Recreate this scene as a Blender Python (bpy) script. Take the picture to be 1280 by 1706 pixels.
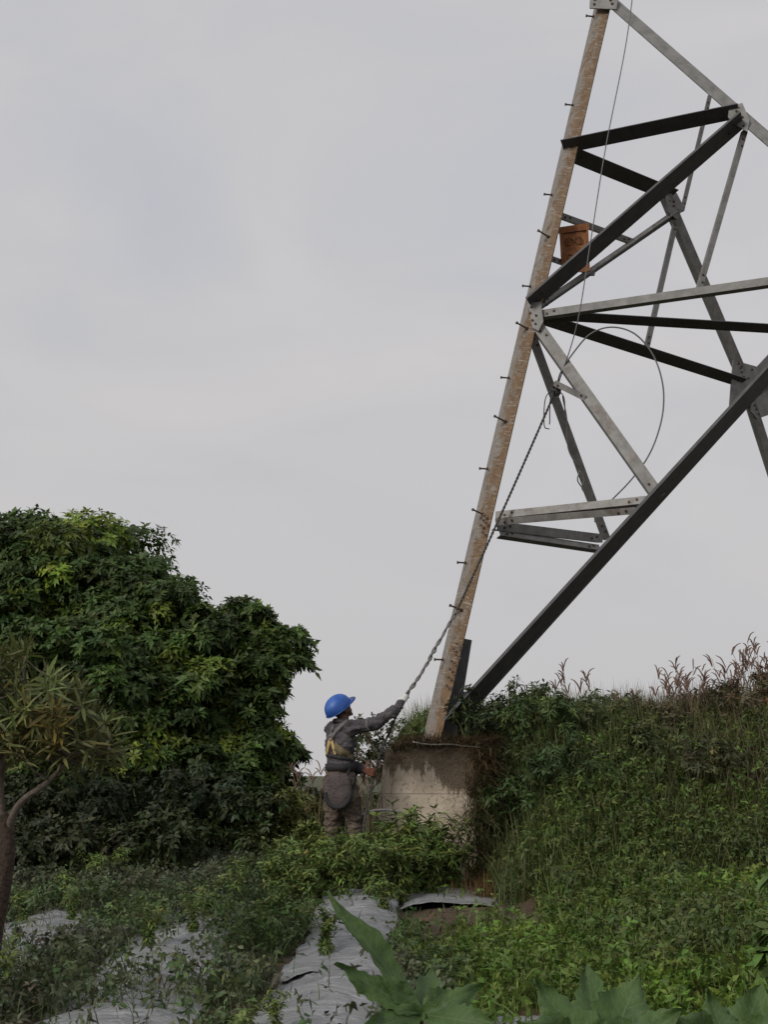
import bpy, bmesh, math, random
import numpy as np
from mathutils import Vector, Matrix
from mathutils.bvhtree import BVHTree

for o in list(bpy.data.objects):
    bpy.data.objects.remove(o)
S = bpy.context.scene
C = bpy.context.collection
rng = np.random.default_rng(7)
random.seed(7)

# ------------------------------------------------------------------ camera, sky, sun
FPX, CX, CY, HOR, CAMZ = 2000.0, 640.0, 853.0, 1285.0, 1.0
PITCH = math.atan((HOR - CY) / FPX)
cam = bpy.data.cameras.new('camera')
cam.sensor_fit = 'VERTICAL'
cam.sensor_height = 24.0
cam.lens = FPX / 1706.0 * 24.0
cam.clip_start = 0.05
cam.clip_end = 3000
camo = bpy.data.objects.new('camera', cam)
C.objects.link(camo)
camo.location = (0, 0, CAMZ)
camo.rotation_euler = (math.pi / 2 + PITCH, 0, 0)
S.camera = camo

SUN_DIR = Vector((-0.66, -0.66, 0.56)).normalized()      # towards the sun, behind cloud on the left
w = bpy.data.worlds.new('World'); S.world = w; w.use_nodes = True
nt = w.node_tree; nt.nodes.clear()
def N(t, **k):
    n = nt.nodes.new(t)
    for a, b in k.items(): setattr(n, a, b)
    return n
sky = N('ShaderNodeTexSky', sky_type='NISHITA', sun_disc=False)
sky.sun_elevation = math.asin(SUN_DIR.z)
sky.sun_rotation = math.atan2(SUN_DIR.x, SUN_DIR.y)
sky.dust_density = 4.0
hs = N('ShaderNodeHueSaturation'); hs.inputs['Saturation'].default_value = 0.18
tc = N('ShaderNodeTexCoord')
mp = N('ShaderNodeMapping'); mp.inputs['Scale'].default_value = (1.0, 1.0, 2.2)
nz = N('ShaderNodeTexNoise'); nz.inputs['Scale'].default_value = 2.4; nz.inputs['Detail'].default_value = 6.0; nz.inputs['Roughness'].default_value = 0.52; nz.inputs['Distortion'].default_value = 0.6
cr = N('ShaderNodeValToRGB')
cr.color_ramp.elements[0].position = 0.30; cr.color_ramp.elements[0].color = (0.435, 0.450, 0.495, 1)
cr.color_ramp.elements[1].position = 0.72; cr.color_ramp.elements[1].color = (0.555, 0.538, 0.538, 1)
sc = N('ShaderNodeVectorMath', operation='SCALE'); sc.inputs['Scale'].default_value = 10.0
mx = N('ShaderNodeMix', data_type='RGBA'); mx.inputs[0].default_value = 0.93
bg = N('ShaderNodeBackground'); bg.inputs['Strength'].default_value = 0.1
wo = N('ShaderNodeOutputWorld')
L = nt.links.new
L(sky.outputs[0], hs.inputs['Color']); L(tc.outputs['Generated'], mp.inputs['Vector']); L(mp.outputs[0], nz.inputs['Vector'])
sz = N('ShaderNodeSeparateXYZ'); L(tc.outputs['Generated'], sz.inputs[0])
rz_ = N('ShaderNodeMapRange'); rz_.inputs[1].default_value = 0.0; rz_.inputs[2].default_value = 0.42; rz_.inputs[3].default_value = 0.75; rz_.inputs[4].default_value = 0.0; L(sz.outputs['Z'], rz_.inputs[0])
wm = N('ShaderNodeMix', data_type='RGBA'); wm.inputs[7].default_value = (0.510, 0.494, 0.486, 1)
L(nz.outputs['Fac'], cr.inputs['Fac']); L(rz_.outputs[0], wm.inputs[0]); L(cr.outputs['Color'], wm.inputs[6]); L(wm.outputs[2], sc.inputs[0])
L(hs.outputs['Color'], mx.inputs[6]); L(sc.outputs[0], mx.inputs[7]); L(mx.outputs[2], bg.inputs['Color']); L(bg.outputs[0], wo.inputs['Surface'])

sl = bpy.data.lights.new('sun', 'SUN'); sl.energy = 1.5; sl.angle = math.radians(16); sl.color = (1.0, 0.955, 0.88)
so = bpy.data.objects.new('sun', sl); C.objects.link(so)
so.rotation_euler = SUN_DIR.to_track_quat('Z', 'Y').to_euler()
S.view_settings.view_transform = 'Standard'; S.view_settings.look = 'None'
S.view_settings.exposure = 0.2; S.view_settings.gamma = 1.0
S.render.engine = 'CYCLES'

# ------------------------------------------------------------------ helpers
def ray(px, py):
    u = (px - CX) / FPX; v = (CY - py) / FPX
    return Vector((u, math.cos(PITCH) - v * math.sin(PITCH), math.sin(PITCH) + v * math.cos(PITCH)))
CAM = Vector((0, 0, CAMZ))
def at(px, py, Y):
    r = ray(px, py); return CAM + r * (Y / r.y)
def on_plane(px, py, p0, n):
    r = ray(px, py); return CAM + r * ((p0 - CAM).dot(n) / r.dot(n))

def tag(o, label=None, cat=None, group=None, kind=None):
    if label: o['label'] = label
    if cat: o['category'] = cat
    if group: o['group'] = group
    if kind: o['kind'] = kind
    return o
def empty(name, loc, label, cat, group=None):
    o = bpy.data.objects.new(name, None); C.objects.link(o); o.location = loc; o.empty_display_size = .1
    return tag(o, label, cat, group)
def link(name, me, mat=None, parent=None, smooth=False):
    o = bpy.data.objects.new(name, me); C.objects.link(o)
    if mat is not None:
        me.materials.clear(); me.materials.append(mat)
    if parent is not None:
        o.parent = parent
        root = parent
        off = Vector((0, 0, 0))
        while root is not None:
            off += root.location; root = root.parent
        o.location = -off            # meshes are written in world space
    if smooth and len(me.polygons):
        me.polygons.foreach_set('use_smooth', [True] * len(me.polygons))
    return o
def from_bm(bm):
    me = bpy.data.meshes.new('m'); bm.normal_update(); bm.to_mesh(me); bm.free(); return me
def from_arrays(V, F, nper):
    """V (n,3), F (m,nper) int."""
    me = bpy.data.meshes.new('m')
    me.vertices.add(len(V)); me.vertices.foreach_set('co', np.ascontiguousarray(V, np.float32).ravel())
    me.loops.add(F.size); me.loops.foreach_set('vertex_index', np.ascontiguousarray(F, np.int32).ravel())
    me.polygons.add(len(F)); me.polygons.foreach_set('loop_start', np.arange(0, F.size, nper, dtype=np.int32))
    me.update(calc_edges=True)
    return me
def set_col(me, col):
    a = me.color_attributes.new('Col', 'FLOAT_COLOR', 'POINT')
    c = np.ones((len(me.vertices), 4), np.float32); c[:, :3] = col
    a.data.foreach_set('color', c.ravel())

def vnoise(x, y, seed=0):
    """value noise, vectorised, 0..1"""
    x = np.asarray(x, float); y = np.asarray(y, float)
    xi = np.floor(x).astype(np.int64); yi = np.floor(y).astype(np.int64)
    fx = x - xi; fy = y - yi; fx = fx * fx * (3 - 2 * fx); fy = fy * fy * (3 - 2 * fy)
    def h(a, b):
        n = (a * 374761393 + b * 668265263 + seed * 974634777) & 0x7fffffff
        n = ((n ^ (n >> 13)) * 1274126177) & 0x7fffffff
        return ((n ^ (n >> 16)) & 0xffff) / 65535.0
    return (h(xi, yi) * (1 - fx) + h(xi + 1, yi) * fx) * (1 - fy) + (h(xi, yi + 1) * (1 - fx) + h(xi + 1, yi + 1) * fx) * fy
def fbm(x, y, seed=0, o=4):
    s = 0; a = .5
    for i in range(o):
        s = s + a * vnoise(np.asarray(x) * 2 ** i, np.asarray(y) * 2 ** i, seed + i); a *= .5
    return s
def sstep(a, b, x):
    t = np.clip((np.asarray(x, float) - a) / (b - a), 0, 1); return t * t * (3 - 2 * t)

def tube(bm, pts, rad, seg=8, cap=True):
    pts = [Vector(p) for p in pts]
    if not hasattr(rad, '__len__'): rad = [rad] * len(pts)
    rings = []; ref = None
    for i, p in enumerate(pts):
        d = (pts[min(i + 1, len(pts) - 1)] - pts[max(i - 1, 0)]).normalized()
        if ref is None:
            ref = d.orthogonal().normalized()
        ref = (ref - d * ref.dot(d)).normalized(); b = d.cross(ref)
        rings.append([bm.verts.new(p + (ref * math.cos(2 * math.pi * k / seg) + b * math.sin(2 * math.pi * k / seg)) * rad[i]) for k in range(seg)])
    for i in range(len(rings) - 1):
        for k in range(seg):
            bm.faces.new((rings[i][k], rings[i][(k + 1) % seg], rings[i + 1][(k + 1) % seg], rings[i + 1][k]))
    if cap and seg > 2:
        bm.faces.new(rings[0][::-1]); bm.faces.new(rings[-1])
def spline(pts, n=8):
    """Catmull-Rom"""
    P = [Vector(p) for p in pts]; P = [P[0] * 2 - P[1]] + P + [P[-1] * 2 - P[-2]]
    out = []
    for i in range(1, len(P) - 2):
        for k in range(n):
            t = k / n
            out.append(0.5 * ((2 * P[i]) + (P[i + 1] - P[i - 1]) * t + (2 * P[i - 1] - 5 * P[i] + 4 * P[i + 1] - P[i + 2]) * t * t + (3 * P[i] - P[i - 1] - 3 * P[i + 1] + P[i + 2]) * t ** 3))
    out.append(P[-2]); return out

# ------------------------------------------------------------------ materials
class Mat:
    def __init__(s, name):
        s.m = bpy.data.materials.new(name); s.m.use_nodes = True; s.t = s.m.node_tree
        s.b = s.t.nodes['Principled BSDF']; s.out = s.t.nodes['Material Output']
    def n(s, t, **k):
        x = s.t.nodes.new(t)
        for a, b in k.items(): setattr(x, a, b)
        return x
    def l(s, a, b): s.t.links.new(a, b)
    def noise(s, scale, detail=4, rough=.55, vec=None, dist=0):
        x = s.n('ShaderNodeTexNoise'); x.inputs['Scale'].default_value = scale; x.inputs['Detail'].default_value = detail
        x.inputs['Roughness'].default_value = rough; x.inputs['Distortion'].default_value = dist
        if vec is not None: s.l(vec, x.inputs['Vector'])
        return x.outputs['Fac']
    def ramp(s, fac, stops):
        x = s.n('ShaderNodeValToRGB'); e = x.color_ramp.elements
        while len(e) < len(stops): e.new(.5)
        for i, (p, c) in enumerate(stops):
            e[i].position = p; e[i].color = (*c, 1) if len(c) == 3 else c
        s.l(fac, x.inputs['Fac']); return x.outputs['Color']
    def mix(s, f, a, b, mode='MIX'):
        x = s.n('ShaderNodeMix', data_type='RGBA', blend_type=mode)
        for sock, v in ((x.inputs[0], f), (x.inputs[6], a), (x.inputs[7], b)):
            if isinstance(v, (int, float)): sock.default_value = v
            elif isinstance(v, tuple): sock.default_value = (*v, 1)
            else: s.l(v, sock)
        return x.outputs[2]
    def obj(s, scale=(1, 1, 1)):
        t = s.n('ShaderNodeTexCoord'); m = s.n('ShaderNodeMapping'); m.inputs['Scale'].default_value = scale
        s.l(t.outputs['Object'], m.inputs['Vector']); return m.outputs[0]
    def bump(s, h, strength=.4, dist=.01):
        x = s.n('ShaderNodeBump'); x.inputs['Strength'].default_value = strength; x.inputs['Distance'].default_value = dist
        s.l(h, x.inputs['Height']); s.l(x.outputs[0], s.b.inputs['Normal'])
    def col(s, c):
        if isinstance(c, tuple): s.b.inputs['Base Color'].default_value = (*c, 1)
        else: s.l(c, s.b.inputs['Base Color'])
    def rough(s, r): s.b.inputs['Roughness'].default_value = r
    def metal(s, r): s.b.inputs['Metallic'].default_value = r

def simple(name, c1, c2, scale=20, rough=.7, bump=.3, metal=0, dist=.006, detail=5):
    M = Mat(name); v = M.obj(); f = M.noise(scale, detail, .6, v)
    M.col(M.ramp(f, [(.3, c1), (.7, c2)])); M.rough(rough); M.metal(metal)
    M.bump(f, bump, dist); return M.m

def leaf_mat(name, trans=.22, rough=.55):
    M = Mat(name)
    a = M.n('ShaderNodeAttribute', attribute_name='Col')
    v = M.obj(); f = M.noise(35, 3, .6, v)
    d = M.ramp(f, [(.25, (.72, .72, .72)), (.75, (1.2, 1.2, 1.2))])
    c = M.mix(1.0, a.outputs['Color'], d, 'MULTIPLY')
    M.col(c); M.rough(rough); M.b.inputs['Specular IOR Level'].default_value = .35
    t = M.n('ShaderNodeBsdfTranslucent'); M.l(c, t.inputs['Color'])
    ms = M.n('ShaderNodeMixShader'); ms.inputs[0].default_value = trans
    M.l(M.b.outputs[0], ms.inputs[1]); M.l(t.outputs[0], ms.inputs[2]); M.l(ms.outputs[0], M.out.inputs['Surface'])
    return M.m
LEAF = leaf_mat('leaf'); GRASS = leaf_mat('grass_blade', .3, .6)

def steel_mat(name, base, rust, lo, hi, streak=(3, 3, 3)):
    M = Mat(name); v = M.obj(); v2 = M.obj(streak)
    f1 = M.noise(2.2, 6, .65, v2, .4); f2 = M.noise(38, 4, .6, v); f3 = M.noise(9, 5, .6, v)
    g = M.ramp(f3, [(.3, tuple(c * .72 for c in base)), (.7, tuple(c * 1.22 for c in base))])
    k = M.ramp(f1, [(lo, (0, 0, 0)), (hi, (1, 1, 1))])
    r = M.ramp(f2, [(.3, tuple(c * .55 for c in rust)), (.72, tuple(c * 1.3 for c in rust))])
    M.col(M.mix(k, g, r)); M.rough(.62); M.metal(0.15)
    M.bump(f2, .25, .003); return M.m
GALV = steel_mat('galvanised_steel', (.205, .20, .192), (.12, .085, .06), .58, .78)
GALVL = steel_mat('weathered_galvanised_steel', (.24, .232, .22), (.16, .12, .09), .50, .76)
SHADEDST = steel_mat('shaded_steel', (.072, .070, .074), (.055, .045, .038), .60, .8)  # darker copy of the tower steel: underside shade put into the base colour
BOLT = simple('dark_bolt_steel', (.05, .035, .028), (.13, .09, .065), 60, .6, .3, .4)
def leg_mat():
    M = Mat('rust_stained_leg_steel')
    u = M.n('ShaderNodeAttribute', attribute_name='Col')     # R = across flange, G = metres along
    sep = M.n('ShaderNodeSeparateColor'); M.l(u.outputs['Color'], sep.inputs[0])
    cmb = M.n('ShaderNodeCombineXYZ'); M.l(sep.outputs[0], cmb.inputs[0]); M.l(sep.outputs[1], cmb.inputs[1])
    mp = M.n('ShaderNodeMapping'); mp.inputs['Scale'].default_value = (1.1, 2.6, 1); M.l(cmb.outputs[0], mp.inputs[0])
    mp2 = M.n('ShaderNodeMapping'); mp2.inputs['Scale'].default_value = (.9, 26, 1); M.l(cmb.outputs[0], mp2.inputs[0])
    f1 = M.noise(2.0, 7, .7, mp.outputs[0], .6); f2 = M.noise(2.2, 5, .65, mp2.outputs[0], .8); f3 = M.noise(14, 7, .75, M.obj())
    add = M.n('ShaderNodeMath', operation='ADD'); M.l(f1, add.inputs[0])
    mul = M.n('ShaderNodeMath', operation='MULTIPLY'); M.l(sep.outputs[0], mul.inputs[0]); mul.inputs[1].default_value = .34; M.l(mul.outputs[0], add.inputs[1])
    k = M.ramp(add.outputs[0], [(.55, (0, 0, 0)), (.68, (1, 1, 1))])
    g = M.ramp(f3, [(.3, (.145, .132, .118)), (.7, (.27, .245, .215))])
    r = M.ramp(f3, [(.25, (.070, .038, .018)), (.5, (.165, .098, .048)), (.78, (.26, .175, .098))])
    c = M.mix(k, g, r)
    k2 = M.ramp(f2, [(.56, (0, 0, 0)), (.63, (1, 1, 1))])
    c = M.mix(k2, c, (.30, .275, .24))
    k3 = M.ramp(M.noise(4.5, 6, .7, mp.outputs[0]), [(.60, (0, 0, 0)), (.70, (1, 1, 1))])
    c = M.mix(k3, c, (.085, .05, .028))
    M.col(c); M.rough(.75); M.bump(f3, .4, .004); return M.m
LEGM = leg_mat()
RUSTP = None

# ------------------------------------------------------------------ terrain
def terrain(x, y):
    x = np.asarray(x, float); y = np.asarray(y, float)
    z = -0.04 * np.clip(11.8 - y, 0, 14) - 0.012 * np.clip(y - 18, 0, 400)
    ed = 0.62 + 0.55 * (1 - sstep(12.4, 13.2, y)) + .25 * (fbm(x * .0 + 3, y * 1.3, 5) - .5) - .75 * sstep(12.9, 13.6, y)
    bank = 1.18 * sstep(9.4, 12.0, y + .35 * (x - 2) * (x < 2)) * sstep(ed - .3, ed + .45, x)
    bank = bank + .08 * sstep(2.4, 4.4, x) * sstep(9.0, 12.0, y)
    bank = bank * (1 - sstep(17, 30, y)) * (1 - .0 * x)
    z = z + bank
    z = z + .05 * (fbm(x * 1.7, y * 1.7, 3) - .45) * (1 + 1.2 * sstep(.6, 1.3, x)) * (y < 60)
    # furrows between the beds on the left
    bedm = (1 - sstep(.9, 1.5, x)) * (1 - sstep(11.6, 12.4, y))
    z = z - .05 * bedm
    return z
def tz(x, y): return float(terrain(x, y))

def ground_mesh():
    xs = np.concatenate([[-900, -300, -90, -40, -22], np.linspace(-14, 14, 180), [22, 40, 90, 300, 900]])
    ys = np.concatenate([[-300, -60, -15, -4], np.linspace(0, 26, 190), [32, 45, 70, 120, 250, 600, 1500]])
    X, Y = np.meshgrid(xs, ys); Z = terrain(X, Y)
    V = np.stack([X.ravel(), Y.ravel(), Z.ravel()], 1); nx = len(xs)
    i = np.arange(len(ys) - 1)[:, None] * nx + np.arange(nx - 1)[None]
    F = np.stack([i, i + 1, i + 1 + nx, i + nx], -1).reshape(-1, 4)
    return from_arrays(V, F, 4)
M = Mat('earth'); v = M.obj(); f = M.noise(1.3, 7, .65, v); f2 = M.noise(22, 6, .65, v)
c = M.ramp(f, [(.32, (.050, .040, .028)), (.52, (.105, .070, .045)), (.70, (.17, .105, .06))])
c2 = M.ramp(f2, [(.3, (.55, .55, .55)), (.7, (1.25, 1.2, 1.1))])
ec = M.mix(1.0, c, c2, 'MULTIPLY')
tcn = M.n('ShaderNodeTexCoord'); spx = M.n('ShaderNodeSeparateXYZ'); M.l(tcn.outputs['Object'], spx.inputs[0])
mr = M.n('ShaderNodeMapRange'); mr.inputs[1].default_value = 12.5; mr.inputs[2].default_value = 15.0; M.l(spx.outputs['Y'], mr.inputs[0])
M.col(M.mix(mr.outputs[0], ec, M.ramp(f2, [(.3, (.035, .048, .018)), (.7, (.075, .085, .035))]))); M.rough(.95); M.bump(f2, .8, .04)
EARTH = M.m
g = link('ground', ground_mesh(), EARTH, smooth=True); tag(g, kind='structure')

# ------------------------------------------------------------------ concrete footing
def concrete_mat():
    M = Mat('stained_concrete'); v = M.obj(); vs = M.obj((5, 5, .9))
    f = M.noise(6, 6, .6, v); fs = M.noise(2.0, 6, .7, vs, .5); ff = M.noise(60, 4, .6, v)
    base = M.ramp(f, [(.3, (.43, .355, .27)), (.7, (.60, .515, .41))])
    # lichen and soil run down from the top edge: height plus streak noise
    tcn = M.n('ShaderNodeTexCoord'); sp = M.n('ShaderNodeSeparateXYZ'); M.l(tcn.outputs['Object'], sp.inputs[0])
    mr = M.n('ShaderNodeMapRange'); mr.inputs[1].default_value = .55; mr.inputs[2].default_value = 1.3; M.l(sp.outputs['Z'], mr.inputs[0])
    ad = M.n('ShaderNodeMath', operation='ADD'); M.l(mr.outputs[0], ad.inputs[0]); M.l(fs, ad.inputs[1])
    mx_ = M.n('ShaderNodeMapRange'); mx_.inputs[1].default_value = .35; mx_.inputs[2].default_value = .95; mx_.inputs[4].default_value = .50; M.l(sp.outputs['X'], mx_.inputs[0])
    ad2 = M.n('ShaderNodeMath', operation='ADD'); M.l(ad.outputs[0], ad2.inputs[0]); M.l(mx_.outputs[0], ad2.inputs[1])
    hm = M.n('ShaderNodeMath', operation='MULTIPLY'); M.l(ad2.outputs[0], hm.inputs[0]); hm.inputs[1].default_value = .84
    k = M.ramp(hm.outputs[0], [(.93, (0, 0, 0)), (1.0, (1, 1, 1))])
    dark = M.ramp(ff, [(.3, (.085, .066, .046)), (.7, (.21, .165, .115))])
    zf = M.n('ShaderNodeMath', operation='MULTIPLY_ADD'); M.l(sp.outputs['Z'], zf.inputs[0]); zf.inputs[1].default_value = 3.4; zf.inputs[2].default_value = .35
    fr = M.n('ShaderNodeMath', operation='FRACT'); M.l(zf.outputs[0], fr.inputs[0])
    line = M.ramp(fr.outputs[0], [(.0, (.1, .1, .1)), (.035, (1, 1, 1))])
    pits = M.ramp(M.noise(26, 3, .5, v), [(.34, (0, 0, 0)), (.42, (1, 1, 1))])
    hh = M.mix(.5, M.mix(1.0, line, pits, 'MULTIPLY'), ff)
    cc_ = M.mix(.22, base, M.mix(1.0, line, pits, 'MULTIPLY'), 'MULTIPLY')
    M.col(M.mix(k, cc_, dark)); M.rough(.93); M.bump(hh, .8, .014); return M.m
CONC = concrete_mat()
def footing():
    bm = bmesh.new()
    # truncated pyramid, turned a little, rough
    cx, cy, a = .53, 12.62, math.radians(-9)
    n = 22
    def pt(u, v_, t):                # u,v in -1..1, t 0..1 height
        hw = .62 - .17 * t; hd = .62 - .13 * t
        x, y = u * hw, v_ * hd
        return Vector((cx + x * math.cos(a) - y * math.sin(a), cy + x * math.sin(a) + y * math.cos(a), -.25 + 1.52 * t))
    grid = {}
    def vert(u, v_, t):
        k = (round(u, 4), round(v_, 4), round(t, 4))
        if k not in grid:
            p = pt(u, v_, t)
            nn = float(fbm(p.x * 4 + p.y * 3, p.z * 4, 9)) - .47
            off = Vector((u, v_, 0)) * .05 * nn
            edge = max(0, t - .9) * 10
            if t > .99: p.z += -.05 * float(fbm(p.x * 5, p.y * 5, 4)) - .05 * max(0, -u) ** 3
            rr = 1 - .06 * (abs(u) > .99 and abs(v_) > .99)
            p = Vector((cx + (p.x - cx) * rr, cy + (p.y - cy) * rr, p.z)) + off
            grid[k] = bm.verts.new(p)
        return grid[k]
    L_ = [-1 + 2 * i / n for i in range(n + 1)]; T = [i / n for i in range(n + 1)]
    for i in range(n):
        for j in range(n):
            u0, u1, t0, t1 = L_[i], L_[i + 1], T[j], T[j + 1]
            bm.faces.new((vert(u0, -1, t0), vert(u1, -1, t0), vert(u1, -1, t1), vert(u0, -1, t1)))
            bm.faces.new((vert(u1, 1, t0), vert(u0, 1, t0), vert(u0, 1, t1), vert(u1, 1, t1)))
            bm.faces.new((vert(-1, u1, t0), vert(-1, u0, t0), vert(-1, u0, t1), vert(-1, u1, t1)))
            bm.faces.new((vert(1, u0, t0), vert(1, u1, t0), vert(1, u1, t1), vert(1, u0, t1)))
            bm.faces.new((vert(u0, L_[j], 1), vert(u1, L_[j], 1), vert(u1, L_[j + 1], 1), vert(u0, L_[j + 1], 1)))
    return from_bm(bm)
fo = link('concrete_footing', footing(), CONC, smooth=True)
tag(fo, 'weathered tan concrete footing block with dark stained top under the tower leg', 'footing')

# ------------------------------------------------------------------ lattice tower
LEGY = 12.6
def legx(py): return 952 + (245 - py) * .233
def leg_at(py): return at(legx(py), py, LEGY)
LP0, LP1 = leg_at(1255), leg_at(-160)
LDIR = (LP1 - LP0).normalized()
DN = Vector((math.cos(math.radians(23)), -math.sin(math.radians(23)), 0))
DF = Vector((math.cos(math.radians(37)), math.sin(math.radians(37)), 0))
DD = Vector((math.cos(math.radians(7)), math.sin(math.radians(7)), 0))
PLN = {}
for k_, d_, off_ in (('N', DN, -.03), ('F', DF, .04), ('D', DD, .0), ('n', DN, .015), ('f', DF, .075), ('m', DN, -.07)):
    nn_ = d_.cross(LDIR).normalized()           # points roughly towards the camera for near faces
    if nn_.y > 0: nn_ = -nn_
    PLN[k_] = (LP0 + Vector((0, off_, 0)), nn_)
def P(px, py, f): return on_plane(px, py, *PLN[f])
tower = empty('lattice_tower', LP0, 'rust-stained steel lattice tower leg and cross braces rising from the footing', 'tower')

def angle_mesh(p, q, wd, th, nvis, side=1, wb=None, bev=True):
    """L-section: flange A lies square to nvis and is centred on pq; flange B stands on one edge of A, behind it."""
    ax = (q - p).normalized()
    n_ = (nvis - ax * nvis.dot(ax)).normalized()
    a_ = ax.cross(n_).normalized() * side
    wb = wb or wd
    prof = [(-wd / 2, 0), (wd / 2, 0), (wd / 2, -wb), (wd / 2 - th, -wb), (wd / 2 - th, -th), (-wd / 2, -th)]
    bm = bmesh.new()
    ln = (q - p).length; ns = max(2, int(ln / .25))
    rings = []
    for i in range(ns + 1):
        o_ = p + ax * ln * i / ns
        rings.append([bm.verts.new(o_ + a_ * u + n_ * v_) for u, v_ in prof])
    for i in range(ns):
        for k in range(6):
            bm.faces.new((rings[i][k], rings[i][(k + 1) % 6], rings[i + 1][(k + 1) % 6], rings[i + 1][k]))
    bm.faces.new(rings[0][::-1]); bm.faces.new(rings[-1])
    bmesh.ops.recalc_face_normals(bm, faces=bm.faces)
    return from_bm(bm)
FRONT = Vector((-.35, -.9, .1))        # seen square-on, in the light
UNDER = Vector((.62, -.34, -.78))      # seen from below
UNDER2 = Vector((.05, -.40, -.92))

# leg with across/along attribute for its stains
def leg_mesh():
    wd, th = .2, .02
    bm = bmesh.new(); lay = bm.verts.layers.float_color.new('Col')
    a = DN; b = DF
    a = (a - LDIR * a.dot(LDIR)).normalized(); b = (b - LDIR * b.dot(LDIR)).normalized()
    na = a.cross(LDIR).normalized(); na = na if na.y < 0 else -na
    b = Vector((-.20, .98, 0)); b = (b - LDIR * b.dot(LDIR)).normalized(); wa = .148
    base = LP0 - a * .068
    prof = [(Vector((0, 0, 0)), .12), (a * .012 + na * .004, .25), (a * wa * .5 + na * .004, .6), (a * wa + na * .004, 1), (a * wa - na * th, 1), (a * th * 1.3 - na * th, .5), (b * wd + a * th, .3), (b * wd, .0)]
    ln = (LP1 - LP0).length; ns = 60; rings = []
    for i in range(ns + 1):
        r_ = []
        for o_, u_ in prof:
            vv = bm.verts.new(base + o_ + LDIR * ln * i / ns); vv[lay] = (u_, ln * i / ns * 1.0, 0, 1); r_.append(vv)
        rings.append(r_)
    n_ = len(prof)
    for i in range(ns):
        for k in range(n_):
            bm.faces.new((rings[i][k], rings[i][(k + 1) % n_], rings[i + 1][(k + 1) % n_], rings[i + 1][k]))
    bm.faces.new(rings[0][::-1]); bm.faces.new(rings[-1])
    bmesh.ops.recalc_face_normals(bm, faces=bm.faces)
    return from_bm(bm)
leg = link('leg', leg_mesh(), LEGM, tower); leg['label'] = 'rust streaked main corner leg'
NA = DN.cross(LDIR).normalized(); NA = NA if NA.y < 0 else -NA
AD = (DN - LDIR * DN.dot(LDIR)).normalized()

def hexbolt(p, n_, r, h):
    bm = bmesh.new(); tube(bm, [p, p + n_ * h], r, 6); tube(bm, [p + n_ * h * .9, p + n_ * h * 1.6], r * .5, 6); return from_bm(bm)
def member(name, p, q, wd, nvis, mat=GALV, side=1, wb=None, th=.012):
    o = link(name, angle_mesh(p, q, wd, th, nvis, side, wb), mat, tower)
    ax = (q - p).normalized(); n_ = (nvis - ax * nvis.dot(ax)).normalized(); ln = (q - p).length; a_ = ax.cross(n_)
    if name in ('horizontal_brace', 'diagonal_brace', 'plan_brace', 'main_diagonal', 'tie_strut', 'hanger_strut'):
        for k, d_ in enumerate((.10, .18, ln - .18, ln - .10) if ln > .7 else (.05, ln - .05)):
            b_ = link('bolt', hexbolt(p + ax * d_ + a_ * wd * .12 * (-1) ** k, n_, min(.015, wd * .2), .010), BOLT, o); b_.location = (0, 0, 0)
    return o
# main diagonals from the foot
member('main_diagonal', P(752, 1204, 'N'), P(1420, 476, 'N'), .37, UNDER, SHADEDST, side=-1, th=.02, wb=.03)
member('main_diagonal', P(764, 1206, 'F'), P(1252, 668, 'F'), .24, UNDER, SHADEDST, side=-1, th=.016, wb=.03)
# lower pair of horizontals
member('horizontal_brace', P(826, 858, 'N'), P(1078, 832, 'n'), .085, Vector((-.3, -.9, .25)), GALVL, 1)
member('horizontal_brace', P(826, 870, 'm'), P(1060, 851, 'N'), .07, Vector((-.2, -.75, -.35)), GALVL, 1)
member('horizontal_brace', P(830, 876, 'F'), P(1005, 897, 'F'), .10, Vector((-.2, -.8, -.1)), GALV, 1)
member('horizontal_brace', P(834, 887, 'F'), P(1000, 912, 'F'), .075, Vector((-.3, -.9, .2)), GALV, 1)
# node half way
member('horizontal_brace', P(897, 523, 'N'), P(1420, 448, 'N'), .088, Vector((-.3, -.9, .05)), GALV, 1)
member('horizontal_brace', P(900, 530, 'F'), P(1238, 638, 'F'), .17, UNDER2, SHADEDST, side=1, wb=.03)
member('plan_brace', P(900, 525, 'D'), P(1420, 556, 'D'), .14, UNDER2, SHADEDST, side=1, wb=.03)
member('diagonal_brace', P(884, 508, 'm'), P(1238, 200, 'm'), .30, UNDER, SHADEDST, side=-1, wb=.025)
member('diagonal_brace', P(898, 510, 'F'), P(1128, 350, 'F'), .06, Vector((-.3, -.8, .3)), GALVL, -1)
member('diagonal_brace', P(903, 513, 'f'), P(1130, 357, 'f'), .06, UNDER, SHADEDST, side=-1)
member('diagonal_brace', P(895, 540, 'N'), P(1100, 828, 'n'), .125, Vector((-.2, -.9, .1)), GALVL, 1)
member('diagonal_brace', P(886, 550, 'F'), P(1013, 898, 'F'), .078, Vector((.3, -.8, -.35)), GALV, 1)
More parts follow.
